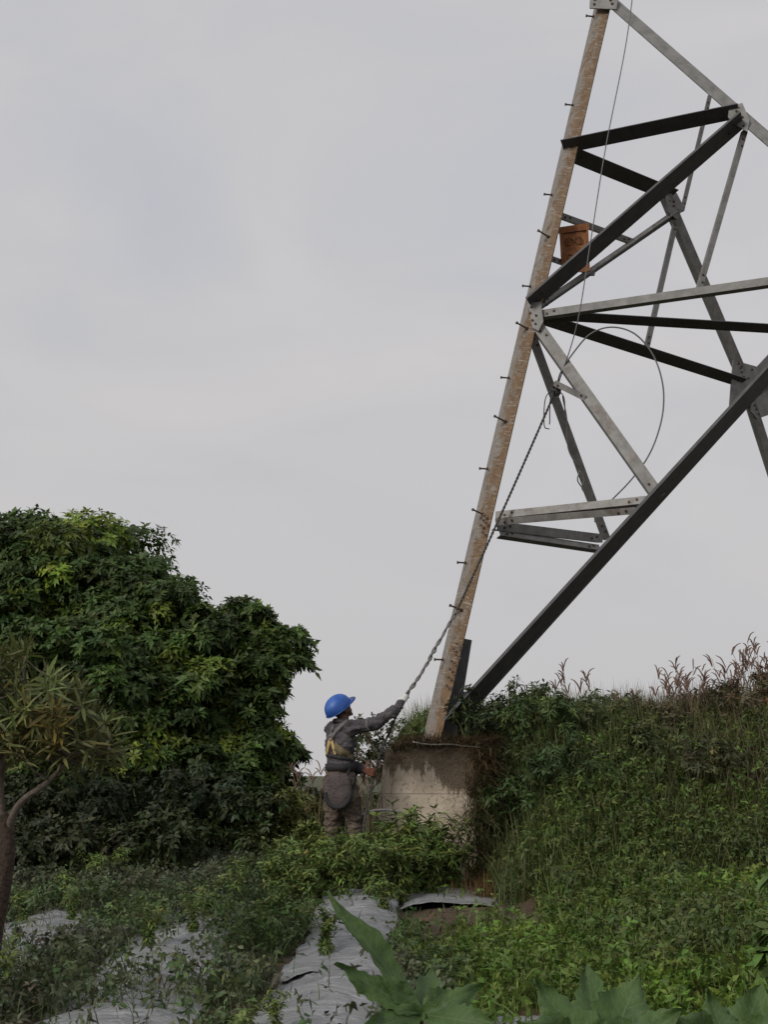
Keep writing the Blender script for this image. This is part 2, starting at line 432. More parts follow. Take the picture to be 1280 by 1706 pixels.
# upper node
member('horizontal_brace', P(938, 245, 'N'), P(1232, 185, 'N'), .20, UNDER2, SHADEDST, side=1, wb=.03)
member('horizontal_brace', P(950, 256, 'F'), P(1122, 326, 'F'), .20, UNDER2, SHADEDST, side=1, wb=.03)
member('diagonal_brace', P(1008, -8, 'N'), P(1420, 352, 'N'), .155, Vector((.1, -.95, .1)), GALV, -1, th=.014)
member('diagonal_brace', P(1112, 322, 'F'), P(1240, 622, 'F'), .115, Vector((.2, -.85, -.15)), GALV, 1)
member('hanger_strut', P(1138, 350, 'F'), P(1184, 160, 'F'), .06, Vector((.3, -.8, -.4)), GALV, 1)
member('hanger_strut', P(1130, 360, 'f'), P(1078, 584, 'f'), .06, Vector((.1, -.9, -.1)), GALV, 1)
member('hanger_strut', P(1243, 218, 'n'), P(1166, 484, 'n'), .058, Vector((.1, -.9, -.1)), GALV, 1)
member('hanger_strut', P(1250, 655, 'F'), P(1330, 905, 'F'), .11, Vector((.2, -.9, -.1)), GALV, 1)
member('tie_strut', P(932, 357, 'F'), P(1058, 403, 'F'), .065, Vector((-.1, -.9, -.2)), GALV, 1)
member('tie_strut', P(914, 428, 'F'), P(992, 456, 'F'), .055, Vector((-.1, -.9, -.2)), GALV, 1)
member('tie_strut', P(924, 638, 'N'), P(975, 663, 'N'), .065, Vector((.1, -.8, -.5)), GALV, 1)
# stub angle at the foot, behind the leg on the right
sp_, sq_ = at(745, 1250, LEGY + .08), at(775, 1064, LEGY + .05)
member('stub_angle', sp_, sq_, .16, Vector((.25, -.9, 0)), SHADEDST, 1)

def plate(poly, f, th, mat=GALV, nmin=0):
    p0, n_ = PLN[f]; pts = [P(x, y, f) for x, y in poly]
    bm = bmesh.new()
    A = [bm.verts.new(p + n_ * (th / 2)) for p in pts]; B = [bm.verts.new(p - n_ * (th / 2)) for p in pts]
    bm.faces.new(A); bm.faces.new(B[::-1]); k = len(pts)
    for i in range(k): bm.faces.new((A[i], B[i], B[(i + 1) % k], A[(i + 1) % k]))
    bmesh.ops.recalc_face_normals(bm, faces=bm.faces)
    return link('gusset_plate', from_bm(bm), mat, tower)
def bolt_on(parent, px, py, f, r=.016, lift=.012):
    p0, n_ = PLN[f]; p = P(px, py, f) + n_ * lift
    link('bolt', hexbolt(p, n_, r, .012), BOLT, parent)
gp = plate([(1222, 600), (1262, 611), (1300, 570), (1300, 640), (1245, 672), (1216, 676)], 'F', .014)
for x_, y_ in ((1231, 606), (1234, 613), (1236, 620), (1239, 628), (1253, 616), (1247, 630)): bolt_on(gp, x_, y_, 'F', .014, .008)
gp = plate([(1256, 640), (1290, 625), (1285, 690), (1262, 698), (1250, 684)], 'F', .014)
for x_, y_ in ((1260, 682), (1264, 690)): bolt_on(gp, x_, y_, 'F', .012, .008)
gp = plate([(1216, 178), (1238, 172), (1250, 200), (1246, 220), (1230, 210), (1214, 196)], 'm', .014, GALV)
for x_, y_ in ((1228, 186), (1238, 196), (1240, 210)): bolt_on(gp, x_, y_, 'm', .014, .008)
gp = plate([(1108, 312), (1128, 322), (1140, 345), (1128, 366), (1112, 352)], 'F', .012, GALV)
for x_, y_ in ((1122, 336), (1130, 350)): bolt_on(gp, x_, y_, 'F', .013, .008)
gp = plate([(984, -6), (1030, -2), (1028, 16), (983, 14)], 'm', .016, GALV)
for x_, y_ in ((991, 8), (1021, 7), (1018, 1), (992, 0)): bolt_on(gp, x_, y_, 'm', .016, .01)
gp = plate([(880, 505), (902, 503), (906, 536), (898, 552), (888, 546)], 'm', .014, GALV)
for x_, y_ in ((886, 512), (884, 522), (894, 526), (893, 540), (888, 534)): bolt_on(gp, x_, y_, 'm', .014, .01)
for x_, y_ in ((812, 858), (806, 862), (814, 870), (806, 874), (809, 886), (766, 1072), (760, 1080), (771, 1082), (764, 1090), (770, 1097), (757, 1101), (764, 1108), (754, 1114), (762, 1124), (752, 1128), (749, 1142), (757, 1146)):
    bolt_on(tower, x_ - 5, y_, 'm', .019, -.016)
# step bolts, on the outside edge and (every third) on the front of the leg
for y_ in (27, 175, 325, 478, 631, 783, 940, 1102, -120):
    p = leg_at(y_) - AD * .1 + Vector((.01, 0, 0)); d_ = Vector((-1, -.15, .02)).normalized()
    bm = bmesh.new(); tube(bm, [p, p + d_ * .095], .0095, 8); tube(bm, [p + d_ * .088, p + d_ * .1], .017, 8); tube(bm, [p + d_ * .0, p + d_ * .014], .018, 6)
    link('step_bolt', from_bm(bm), BOLT, tower)
for y_ in (395, 548, 703, 858, 1017):
    p = leg_at(y_) - AD * .015; d_ = (NA * .75 + Vector((-.75, 0, .25))).normalized()
    bm = bmesh.new(); tube(bm, [p, p + d_ * .16], .0095, 8); tube(bm, [p + d_ * .15, p + d_ * .163], .017, 8); tube(bm, [p + d_ * .0, p + d_ * .02], .02, 6)
    link('step_bolt', from_bm(bm), BOLT, tower)

# ------------------------------------------------------------------ rusty number plate
M = Mat('rusted_sign_steel'); v = M.obj(); f = M.noise(9, 6, .65, v); f2 = M.noise(55, 4, .6, v)
c = M.ramp(f, [(.28, (.09, .036, .018)), (.5, (.25, .098, .035)), (.75, (.36, .17, .07))])
M.col(M.mix(M.ramp(f2, [(.45, (0, 0, 0)), (.8, (.6, .6, .6))]), c, (.13, .05, .025))); M.rough(.9); M.bump(f2, .5, .004); RUSTP = M.m
RUSTD = simple('dark_rust_lettering', (.10, .04, .018), (.19, .08, .032), 40, .9, .3)
def sign():
    Yp = LEGY - .12 + .3
    tl, tr, br, bl = at(932, 381, Yp), at(980, 374, Yp), at(983, 452, Yp), at(937, 456, Yp)
    root = empty('number_plate', (tl + br) / 2, 'small rusty orange metal plate with raised lettering hung between brace and leg', 'sign')
    bm = bmesh.new(); n_ = Vector((.05, -1, -.12)).normalized()
    def q(u, v_, h): return (tl * (1 - u) + tr * u) * (1 - v_) + (bl * (1 - u) + br * u) * v_ + n_ * h
    K = 10; G = {}
    for i in range(K + 1):
        for j in range(K + 1):
            w_ = .006 * math.sin(i * 1.1 + j * .7)
            G[i, j, 0] = bm.verts.new(q(i / K, j / K, .004 + w_)); G[i, j, 1] = bm.verts.new(q(i / K, j / K, -.004 + w_))
    for i in range(K):
        for j in range(K):
            bm.faces.new([G[i, j, 0], G[i, j + 1, 0], G[i + 1, j + 1, 0], G[i + 1, j, 0]])
            bm.faces.new([G[i, j, 1], G[i + 1, j, 1], G[i + 1, j + 1, 1], G[i, j + 1, 1]])
    for i in range(K):
        for a_, b_ in (((i, 0), (i + 1, 0)), ((i + 1, K), (i, K)), ((0, i + 1), (0, i)), ((K, i), (K, i + 1))):
            bm.faces.new([G[(*a_, 0)], G[(*b_, 0)], G[(*b_, 1)], G[(*a_, 1)]])
    link('panel', from_bm(bm), RUSTP, root)
    bm = bmesh.new()
    for u0, u1, v0, v1 in ((-.03, 1.03, -.02, .12), (0, .08, .12, 1), (.93, 1, .12, 1)):
        c8 = [bm.verts.new(q(u, v_, h)) for h in (.005, .022) for u, v_ in ((u0, v0), (u1, v0), (u1, v1), (u0, v1))]
        for a_ in ((4, 5, 6, 7), (0, 1, 5, 4), (1, 2, 6, 5), (2, 3, 7, 6), (3, 0, 4, 7)): bm.faces.new([c8[k] for k in a_])
    bmesh.ops.recalc_face_normals(bm, faces=bm.faces)
    link('rim', from_bm(bm), RUSTP, root)
    for txt, vv, sz in (('EX3', .40, .125), ('O15', .72, .105)):
        cu = bpy.data.curves.new('t', 'FONT'); cu.body = txt; cu.size = sz; cu.extrude = .004; cu.align_x = 'CENTER'
        to = bpy.data.objects.new('t', cu); C.objects.link(to)
        me = bpy.data.meshes.new_from_object(to.evaluated_get(bpy.context.evaluated_depsgraph_get())); bpy.data.objects.remove(to)
        ex = (tr - tl).normalized(); ez = n_; ey = ez.cross(ex)
        mtx = Matrix((ex, ey, ez)).transposed().to_4x4(); mtx.translation = q(.5, vv, .012)
        me.transform(mtx)
        link('lettering', me, RUSTD, root)
    bm = bmesh.new(); tube(bm, [q(.9, .02, -.004), q(.97, -.06, -.06)], .012, 6); link('bracket', from_bm(bm), GALV, root)
sign()

# ------------------------------------------------------------------ ropes and wire
ROPE = simple('grey_rope_fibre', (.09, .085, .08), (.24, .23, .22), 90, .95, .5)
WIRE = simple('grey_wire', (.10, .10, .105), (.2, .2, .2), 80, .6, .2, .3)
DARKROPE = simple('dark_rope_fibre', (.035, .033, .032), (.09, .085, .08), 90, .95, .5)
def twist_rope(pts, rad, pitch, strands=2, sp=.75, loose=0.0, seed=1):
    pts = spline(pts, 40); bm = bmesh.new()
    ds = [0]
    for i in range(1, len(pts)): ds.append(ds[-1] + (pts[i] - pts[i - 1]).length)
    n = max(60, int(ds[-1] / (pitch / 8)))
    res = []; j = 0
    for i in range(n + 1):
        s_ = ds[-1] * i / n
        while j < len(ds) - 2 and ds[j + 1] < s_: j += 1
        t = (s_ - ds[j]) / max(1e-6, ds[j + 1] - ds[j]); res.append((pts[j].lerp(pts[j + 1], min(1, t)), s_))
    for k in range(strands):
        path = []
        for i, (p, s_) in enumerate(res):
            d_ = (res[min(i + 1, n)][0] - res[max(i - 1, 0)][0]).normalized(); a_ = d_.cross(Vector((0, 1, 0))).normalized(); b_ = d_.cross(a_)
            ph = 2 * math.pi * (s_ / pitch + k / strands) + loose * math.sin(s_ * 7 + k)
            rr = rad * sp * (1 + loose * .5 * math.sin(s_ * 11 + seed))
            path.append(p + a_ * math.cos(ph) * rr + b_ * math.sin(ph) * rr)
        tube(bm, path, rad, 6)
    return from_bm(bm)
HAND = at(674, 1164, 11.55)
KNOT = at(928, 648, LEGY - .1)
# tail line from the knot down to the glove, then slack to the ground
mid = at(762, 1017, 12.28)
r_ = empty('hauling_rope', HAND, 'dark hauling rope running from the tower knot down to the white glove', 'rope')
link('upper_run', twist_rope([KNOT, KNOT.lerp(mid, .5) + Vector((0, 0, -.02)), mid], .0085, .09, 2), DARKROPE, r_, True)
link('twisted_run', twist_rope([mid, mid.lerp(HAND, .33) + Vector((-.012, 0, -.03)), mid.lerp(HAND, .66) + Vector((.0, 0, -.03)), HAND], .011, .23, 2, .85, .8), ROPE, r_, True)
lo = [HAND, at(655, 1205, 11.58), at(632, 1262, 11.68), at(622, 1300, 11.75), at(612, 1340, 11.7), at(606, 1385, 11.6), at(604, 1440, 11.55)]
link('slack_end', twist_rope(lo, .008, .08, 2), DARKROPE, r_, True)
# hose-like arc in front of the footing
bm = bmesh.new(); tube(bm, spline([at(600, 1358, 11.72), at(625, 1350, 11.7), at(660, 1351, 11.68), at(684, 1364, 11.6), at(698, 1400, 11.5)], 8), .012, 8)
tag(link('cable', from_bm(bm), ROPE, smooth=True), 'thin brown cable arching in front of the tan footing', 'cable')
# thin line from above down to the knot
bm = bmesh.new(); tube(bm, spline([at(1064, -90, 12.0), at(1045, 65, 12.0), at(1010, 245, 12.05), at(985, 400, 12.1), at(962, 540, 12.2), KNOT], 10), .0062, 6)
tag(link('drop_line', from_bm(bm), WIRE, smooth=True), 'thin grey line dropping from the top of the tower past the rusty plate', 'rope')
# wire loop
lp = [KNOT, at(935, 620, 12.4), at(958, 585, 12.35), at(985, 556, 12.3), at(1020, 545, 12.25), at(1058, 556, 12.2), at(1088, 590, 12.2), at(1104, 635, 12.2), at(1106, 680, 12.25), at(1096, 725, 12.3), at(1078, 765, 12.35), at(1050, 802, 12.4), at(1018, 835, 12.45), at(998, 858, 12.5)]
bm = bmesh.new(); tube(bm, spline(lp, 10), .0085, 6)
tag(link('wire_loop', from_bm(bm), WIRE, smooth=True), 'large open loop of grey wire hanging inside the lower bracing', 'wire')
# knot and small loops, and the loose end wound down the thin brace
bm = bmesh.new()
for k in range(5):
    a0 = k * 1.3; pts = []
    for i in range(15):
        t = 2 * math.pi * i / 14
        pts.append(KNOT + Vector((math.cos(t) * .045 * math.cos(a0), math.sin(t) * .04, math.cos(t) * .05 * math.sin(a0) + .03 * math.sin(t + a0))))
    tube(bm, pts, .011, 6)
for dx, ex in ((-18, 60), (-10, 52), (12, 45)):
    tube(bm, spline([KNOT, at(928 + dx, 662, 12.4), at(928 + dx * 1.15, 648 + ex, 12.4), at(916 if dx < 0 else 941, 655 + ex, 12.42)], 8), .006, 6)
kn = link('rope_knot', from_bm(bm), DARKROPE, smooth=True)
tag(kn, 'dark rope knot with small loops tied on the thin inner brace', 'knot')
bm = bmesh.new()
tube(bm, spline([at(938, 660, 12.6), at(945, 700, 12.75), at(947, 745, 12.9), at(958, 770, 12.95), at(966, 783, 13.0), at(963, 800, 13.0), at(972, 815, 13.05), at(980, 835, 13.1), at(990, 852, 13.1), at(992, 870, 13.1)], 8), .0075, 6)
tube(bm, spline([at(968, 785, 12.98), at(974, 800, 13.0), at(970, 812, 13.0), at(978, 826, 13.05)], 8), .0075, 6)
tag(link('loose_cord', from_bm(bm), ROPE, smooth=True), 'loose grey cord dangling down along the thin dark brace', 'cord')
# pale string along the top of the footing
bm = bmesh.new(); tube(bm, spline([at(688, 1236, 12.02), at(715, 1240, 12.0), at(752, 1240, 12.0), at(775, 1243, 12.02), at(806, 1245, 12.05)], 8), .006, 6)
tag(link('pale_string', from_bm(bm), simple('pale_string', (.5, .48, .42), (.65, .62, .55), 50, .9, .2), smooth=True), 'pale string lying along the top edge of the concrete footing', 'string')

# ------------------------------------------------------------------ the worker
BY = 11.8
FW = Vector((.80, .60, 0)); RT = Vector((.60, -.80, 0)); UP = Vector((0, 0, 1))
def blob(bm, c, radii, frame, seg=20):
    m4 = Matrix((frame[0], frame[1], frame[2])).transposed().to_4x4(); m4.translation = c
    bmesh.ops.create_uvsphere(bm, u_segments=seg, v_segments=seg // 2 + 2, radius=1.0, matrix=m4 @ Matrix.Diagonal((*radii, 1)))
def capsule(bm, p, q, r0, r1, n=10):
    p = Vector(p); q = Vector(q); ln = (q - p).length; d_ = (q - p).normalized()
    pts, rad = [], []
    for i in range(6):
        a_ = -math.pi / 2 + math.pi / 2 * (i + .4) / 6; pts.append(p + d_ * r0 * math.sin(a_)); rad.append(r0 * math.cos(a_))
    for i in range(n + 1):
        pts.append(p.lerp(q, i / n)); rad.append(r0 + (r1 - r0) * i / n)
    for i in range(6):
        a_ = math.pi / 2 * (i + .6) / 6; pts.append(q + d_ * r1 * math.sin(a_)); rad.append(r1 * math.cos(a_))
    tube(bm, pts, rad, 14)
def remeshed(bm, voxel, smooth=4):
    me = from_bm(bm); o = bpy.data.objects.new('tmp', me); C.objects.link(o)
    m_ = o.modifiers.new('r', 'REMESH'); m_.mode = 'VOXEL'; m_.voxel_size = voxel
    if smooth:
        sm = o.modifiers.new('s', 'SMOOTH'); sm.iterations = smooth; sm.factor = .5
    dg = bpy.context.evaluated_depsgraph_get(); dg.update()
    out = bpy.data.meshes.new_from_object(o.evaluated_get(dg)); bpy.data.objects.remove(o); bpy.data.meshes.remove(me)
    return out
from mathutils import noise as mnoise

SKIN = simple('brown_skin', (.075, .036, .022), (.12, .058, .036), 40, .5, .1)
def cloth(name, cols, scale):
    M = Mat(name); v = M.obj(); f = M.noise(scale, 3, .5, v, .6); fw = M.noise(60, 4, .6, v); fl = M.noise(13, 3, .55, M.obj((1, 1, 2.4)), 1.0)
    M.col(M.mix(.45, M.ramp(f, cols), M.ramp(fw, [(.3, tuple(c * .6 for c in cols[0][1])), (.7, cols[-1][1])])))
    M.rough(.9); M.bump(fl, .7, .03); return M.m
JACKET = cloth('grey_mauve_jacket_cloth', [(.35, (.038, .033, .038)), (.5, (.066, .058, .066)), (.65, (.10, .09, .098))], 9)
TROUS = cloth('mottled_brown_trouser_cloth', [(.36, (.075, .052, .040)), (.5, (.112, .082, .064)), (.64, (.155, .117, .092))], 16)
BAGM = cloth('dark_brown_bag_cloth', [(.36, (.045, .034, .036)), (.5, (.070, .055, .055)), (.64, (.10, .08, .078))], 12)
BOOT = simple('black_boot_leather', (.015, .014, .013), (.04, .035, .03), 30, .6, .2)
STRAPG = simple('grey_webbing', (.09, .088, .085), (.17, .165, .16), 70, .85, .3)
STRAPD = simple('black_webbing', (.012, .011, .012), (.03, .028, .03), 70, .85, .3)
STRAPY = simple('yellow_webbing', (.40, .28, .10), (.55, .42, .20), 50, .8, .3)
OLIVE = simple('olive_back_panel', (.11, .085, .045), (.19, .15, .085), 40, .9, .3)
GLOVE = simple('white_cotton_glove', (.50, .49, .47), (.68, .67, .65), 60, .95, .4)
GLOVEB = simple('red_brown_glove', (.08, .026, .015), (.16, .058, .03), 50, .9, .4)

pel = at(567, 1302, BY); nb = at(571, 1206, BY)
rs = nb + RT * .165 + Vector((0, 0, -.045)); ls = nb - RT * .165 + Vector((0, 0, -.045))
rel = at(627, 1205, 11.50); rwr = at(661, 1181, 11.50)
lel = Vector((pel.x + .0, BY + .26, 1.12)); lwr = at(600, 1281, 11.86)
rhip = pel + RT * .085; lhip = pel - RT * .085
rkn = at(592, 1366, BY - .02); lkn = at(555, 1368, BY + .12)
rank = at(597, 1432, BY + .02); lank = at(553, 1428, BY + .16)
HC = at(567, 1181, BY)                                 # head centre
th_ = math.radians(38)
HF = (FW * math.cos(th_) + UP * math.sin(th_)).normalized(); HR = RT; HU = HR.cross(HF).normalized()
def hp(r, f_, u): return HC + HR * r + HF * f_ + HU * u
person = empty('person', Vector((pel.x, BY, tz(pel.x, BY))), 'person in blue helmet, grey jacket and harness pulling a rope upward beside the footing', 'person')
bm = bmesh.new(); TF = (RT, FW, UP)
cz = (pel + nb) / 2
blob(bm, nb + Vector((-.02, 0, -.19)), (.176, .12, .215), TF)
blob(bm, pel.lerp(nb, .36) + Vector((-.005, 0, 0)), (.152, .115, .20), TF)
blob(bm, pel + Vector((0, 0, .02)), (.160, .128, .16), TF)
capsule(bm, ls, rs, .078, .078)
capsule(bm, nb + Vector((-.01, 0, -.06)), HC + HU * -.06, .062, .056)
capsule(bm, rs, rel, .072, .056); capsule(bm, rel, rwr, .055, .042); capsule(bm, rwr, rwr.lerp(HAND, .5), .04, .03)
capsule(bm, ls, lel, .072, .056); capsule(bm, lel, lwr, .055, .042); capsule(bm, lwr, lwr + (lwr - lel).normalized() * .05, .036, .028)
capsule(bm, rhip, rkn, .105, .078); capsule(bm, rkn, rank, .077, .066)
capsule(bm, lhip, lkn, .105, .078); capsule(bm, lkn, lank, .077, .066)
for an in (rank, lank):
    capsule(bm, Vector((an.x, an.y, .06)) - FW * .04, Vector((an.x, an.y, .05)) + FW * .15, .05, .042); capsule(bm, an, Vector((an.x, an.y, .06)), .05, .048)
HFm = (HR, HF, HU)
blob(bm, hp(0, -.012, .03), (.076, .098, .092), HFm)          # skull
blob(bm, hp(0, .022, -.045), (.060, .070, .075), HFm)         # face
blob(bm, hp(0, .062, -.098), (.032, .030, .026), HFm)         # chin
capsule(bm, hp(0, .088, .012), hp(0, .112, -.032), .011, .017)  # nose
for s_ in (-1, 1):
    blob(bm, hp(s_ * .016, .104, -.034), (.012, .014, .010), HFm)
    blob(bm, hp(s_ * .077, -.010, -.02), (.010, .020, .032), HFm)     # ears
    blob(bm, hp(s_ * .04, .062, -.032), (.024, .026, .022), HFm)      # cheeks
capsule(bm, hp(-.04, .083, .022), hp(.04, .083, .022), .015, .015)    # brow
capsule(bm, hp(-.022, .088, -.066), hp(.022, .088, -.066), .011, .011)  # upper lip
capsule(bm, hp(-.018, .086, -.080), hp(.018, .086, -.080), .011, .011)  # lower lip
bme = remeshed(bm, .0095, 3)
for m_ in (SKIN, JACKET, TROUS, BOOT): bme.materials.append(m_)
bvs = np.empty(len(bme.vertices) * 3); bme.vertices.foreach_get('co', bvs); bvs = bvs.reshape(-1, 3)
bno = np.array([tuple(v_.normal) for v_ in bme.vertices])
BELTZ = at(567, 1279, BY).z
def seg_d(p, a_, b_):
    ab = b_ - a_; t = max(0, min(1, (p - a_).dot(ab) / ab.dot(ab))); return (p - a_ - ab * t).length
collar = nb + Vector((0, 0, .015)); cn = (HU * .5 + UP * .9).normalized()
def region(p):
    if (p - collar).dot(cn) > .012 and (p - HC).length < .26 and seg_d(p, rs, rel) > .08: return 0
    if p.z < .13: return 3
    if p.z < BELTZ and seg_d(p, lel, lwr) > .085: return 2
    return 1
mi = [0] * len(bme.polygons)
for pl in bme.polygons: mi[pl.index] = region(Vector(pl.center))
bme.polygons.foreach_set('material_index', mi)
for i in range(len(bvs)):
    p = Vector(bvs[i]); k = region(p)
    if k in (1, 2):
        q_ = Vector((p.x * 14, p.y * 14, p.z * 24))
        bvs[i] += bno[i] * (.019 * mnoise.noise(q_) + .010 * mnoise.noise(q_ * 2.3) + .006)
bme.vertices.foreach_set('co', bvs.ravel()); bme.update()
body = bpy.data.objects.new('body', bme); C.objects.link(body); body.parent = person; body.location = -person.location
bme.polygons.foreach_set('use_smooth', [True] * len(bme.polygons))
BVH = BVHTree.FromPolygons([Vector(v_) for v_ in bvs], [list(pl.vertices) for pl in bme.polygons])
# eyes
for s_ in (-1, 1):
    bm = bmesh.new(); blob(bm, hp(s_ * .031, .078, .002), (.013, .011, .009), HFm, 12)
    link('eye', from_bm(bm), simple('eye_white', (.35, .33, .30), (.45, .42, .40), 20, .3, 0) if s_ < 0 else bpy.data.materials['eye_white'], person, True)
# collar
bm = bmesh.new(); ring = []
for i in range(25):
    a_ = 2 * math.pi * i / 24; ring.append(nb + Vector((-.005, 0, .0)) + RT * .073 * math.cos(a_) + FW * (.075 * math.sin(a_)) + Vector((0, 0, .012 - .02 * math.sin(a_))))
tube(bm, ring, .021, 8, False); link('collar', from_bm(bm), JACKET, person, True)
# cuff bands on the sleeves
def cuff(a_, b_, t0, t1, r, mat, name='cuff'):
    bm = bmesh.new(); tube(bm, [a_.lerp(b_, t0), a_.lerp(b_, (t0 + t1) / 2), a_.lerp(b_, t1)], [r * 1.0, r * 1.04, r * .98], 16); link(name, from_bm(bm), mat, person, True)
cuff(rel, rwr, .80, .98, .054, JACKET); cuff(rs, rel, .72, .80, .066, STRAPG, 'sleeve_band'); cuff(lel, lwr, .8, .98, .054, JACKET)

# helmet
HELM = Mat('blue_helmet_plastic'); f = HELM.noise(14, 4, .5, HELM.obj())
HELM.col(HELM.ramp(f, [(.3, (.014, .065, .27)), (.55, (.022, .10, .40)), (.72, (.06, .14, .40))])); HELM.rough(.5); HELM.bump(HELM.noise(30, 3, .5, HELM.obj()), .05, .003); HELM = HELM.m
def helmet():
    hc = hp(0, -.012, .038)
    bm = bmesh.new(); nu, nv = 40, 14; rows = []
    for j in range(nv + 1):
        e = math.pi / 2 * j / nv; row = []
        for i in range(nu):
            a_ = 2 * math.pi * i / nu
            ridge = .006 * math.exp(-(math.cos(a_) * math.cos(e) / .22) ** 2) * math.sin(e)
            rr = 1.0 + ridge * 8 * .12
            row.append(bm.verts.new(hc + HR * (.122 * rr * math.cos(a_) * math.cos(e) ** .85) + HF * (.146 * rr * math.sin(a_) * math.cos(e) ** .85) + HU * (.128 * rr * math.sin(e) - .02)))
        rows.append(row)
    for j in range(nv):
        for i in range(nu):
            bm.faces.new((rows[j][i], rows[j][(i + 1) % nu], rows[j + 1][(i + 1) % nu], rows[j + 1][i]))
    o = link('helmet', from_bm(bm), HELM, person, True)
    sol = o.modifiers.new('s', 'SOLIDIFY'); sol.thickness = .004
    bm = bmesh.new(); inn, out, lo_ = [], [], []
    for i in range(nu):
        a_ = 2 * math.pi * i / nu; fr = max(0, math.sin(a_)) ** 2
        e = .010 + .055 * fr
        dirv = HR * math.cos(a_) + HF * math.sin(a_)
        b_ = hc + HR * (.121 * math.cos(a_)) + HF * (.145 * math.sin(a_))
        inn.append(bm.verts.new(b_ + HU * -.018)); out.append(bm.verts.new(b_ + dirv * e + HU * (-.028 - .006 * fr))); lo_.append(bm.verts.new(b_ - dirv * .006 + HU * -.032))
    for i in range(nu):
        k = (i + 1) % nu
        bm.faces.new((inn[i], inn[k], out[k], out[i])); bm.faces.new((out[i], out[k], lo_[k], lo_[i]))
    b_ = link('brim', from_bm(bm), HELM, o, True)
    b_.location = (0, 0, 0)
    return o
helmet()
bm = bmesh.new()
tube(bm, spline([hp(.098, .0, .012), hp(.083, .03, -.05), hp(.05, .06, -.105), hp(0, .072, -.128), hp(-.05, .06, -.105), hp(-.083, .03, -.05), hp(-.098, 0, .012)], 6), .005, 6)
link('chin_strap', from_bm(bm), STRAPG, person, True)

# harness: webbing laid on the body's surface
def hit(px, py):
    d_ = ray(px, py).normalized(); h = BVH.ray_cast(CAM, d_); return h[0], h[1]
def webbing(name, path, wd, mat, lift=.010, th=.004):
    P2 = spline([Vector((x, y, 0)) for x, y in path], 8); pts, nr = [], []
    for p in P2:
        h, n_ = hit(p.x, p.y)
        if h is None: continue
        pts.append(h); nr.append(n_)
    for _ in range(3):
        pts = [pts[0]] + [(pts[i - 1] + pts[i] * 2 + pts[i + 1]) / 4 for i in range(1, len(pts) - 1)] + [pts[-1]]
        nr = [nr[0]] + [(nr[i - 1] + nr[i] * 2 + nr[i + 1]).normalized() for i in range(1, len(nr) - 1)] + [nr[-1]]
    bm = bmesh.new(); rows = []
    for i, (p, n_) in enumerate(zip(pts, nr)):
        d_ = (pts[min(i + 1, len(pts) - 1)] - pts[max(i - 1, 0)]).normalized(); s_ = d_.cross(n_).normalized() * wd / 2
        b_ = p + n_ * lift
        rows.append([bm.verts.new(b_ - s_), bm.verts.new(b_ + s_), bm.verts.new(b_ + s_ - n_ * th * 3), bm.verts.new(b_ - s_ - n_ * th * 3)])
    for i in range(len(rows) - 1):
        for k in range(4): bm.faces.new((rows[i][k], rows[i][(k + 1) % 4], rows[i + 1][(k + 1) % 4], rows[i + 1][k]))
    bmesh.ops.recalc_face_normals(bm, faces=bm.faces)
    return link(name, from_bm(bm), mat, person, True)
webbing('shoulder_strap', [(580, 1199), (570, 1209), (560, 1219), (553, 1230)], .036, STRAPG)
webbing('shoulder_strap', [(556, 1209), (553, 1218), (552, 1230)], .03, STRAPG)
webbing('back_strap', [(552, 1229), (549, 1240), (546, 1256)], .034, STRAPY, .014)
webbing('back_strap', [(553, 1231), (556, 1243), (560, 1257)], .030, STRAPY, .014)
webbing('back_panel', [(558, 1241), (566, 1250), (577, 1257), (588, 1261)], .075, OLIVE, .009)
webbing('waist_strap', [(545, 1258), (560, 1261), (576, 1264), (592, 1264)], .026, STRAPD, .016)
webbing('side_strap', [(592, 1232), (595, 1250), (596, 1272)], .03, STRAPG)
webbing('thigh_strap', [(594, 1288), (590, 1302), (583, 1320), (576, 1334)], .035, STRAPD, .012)
h_, n_ = hit(552, 1229)
bm = bmesh.new(); e1 = n_.orthogonal().normalized(); e2 = n_.cross(e1)
tube(bm, [h_ + n_ * .022 + (e1 * math.cos(i * .5236) + e2 * math.sin(i * .5236)) * .022 for i in range(13)], .005, 6, False); link('back_ring', from_bm(bm), GALVL, person, True)
# belt all round
bm = bmesh.new(); rows = []
ctr = pel.lerp(nb, .24)
for i in range(41):
    a_ = 2 * math.pi * i / 40; d_ = RT * math.cos(a_) + FW * math.sin(a_)
    h = BVH.ray_cast(ctr + d_ * .16 + d_ * .06, -d_); base = (h[0] if h[0] is not None and (h[0] - ctr).length < .24 else ctr + d_ * .18) + d_ * .008
    z_ = BELTZ + .005 - ctr.z
    rows.append([bm.verts.new(Vector((base.x, base.y, ctr.z + z_ + dz)) + d_ * dd) for dz, dd in ((-.033, 0), (-.033, .012), (.033, .012), (.033, 0))])
for i in range(40):
    for k in range(4): bm.faces.new((rows[i][k], rows[i][(k + 1) % 4], rows[i + 1][(k + 1) % 4], rows[i + 1][k]))
bmesh.ops.recalc_face_normals(bm, faces=bm.faces)
link('belt', from_bm(bm), STRAPD, person, True)
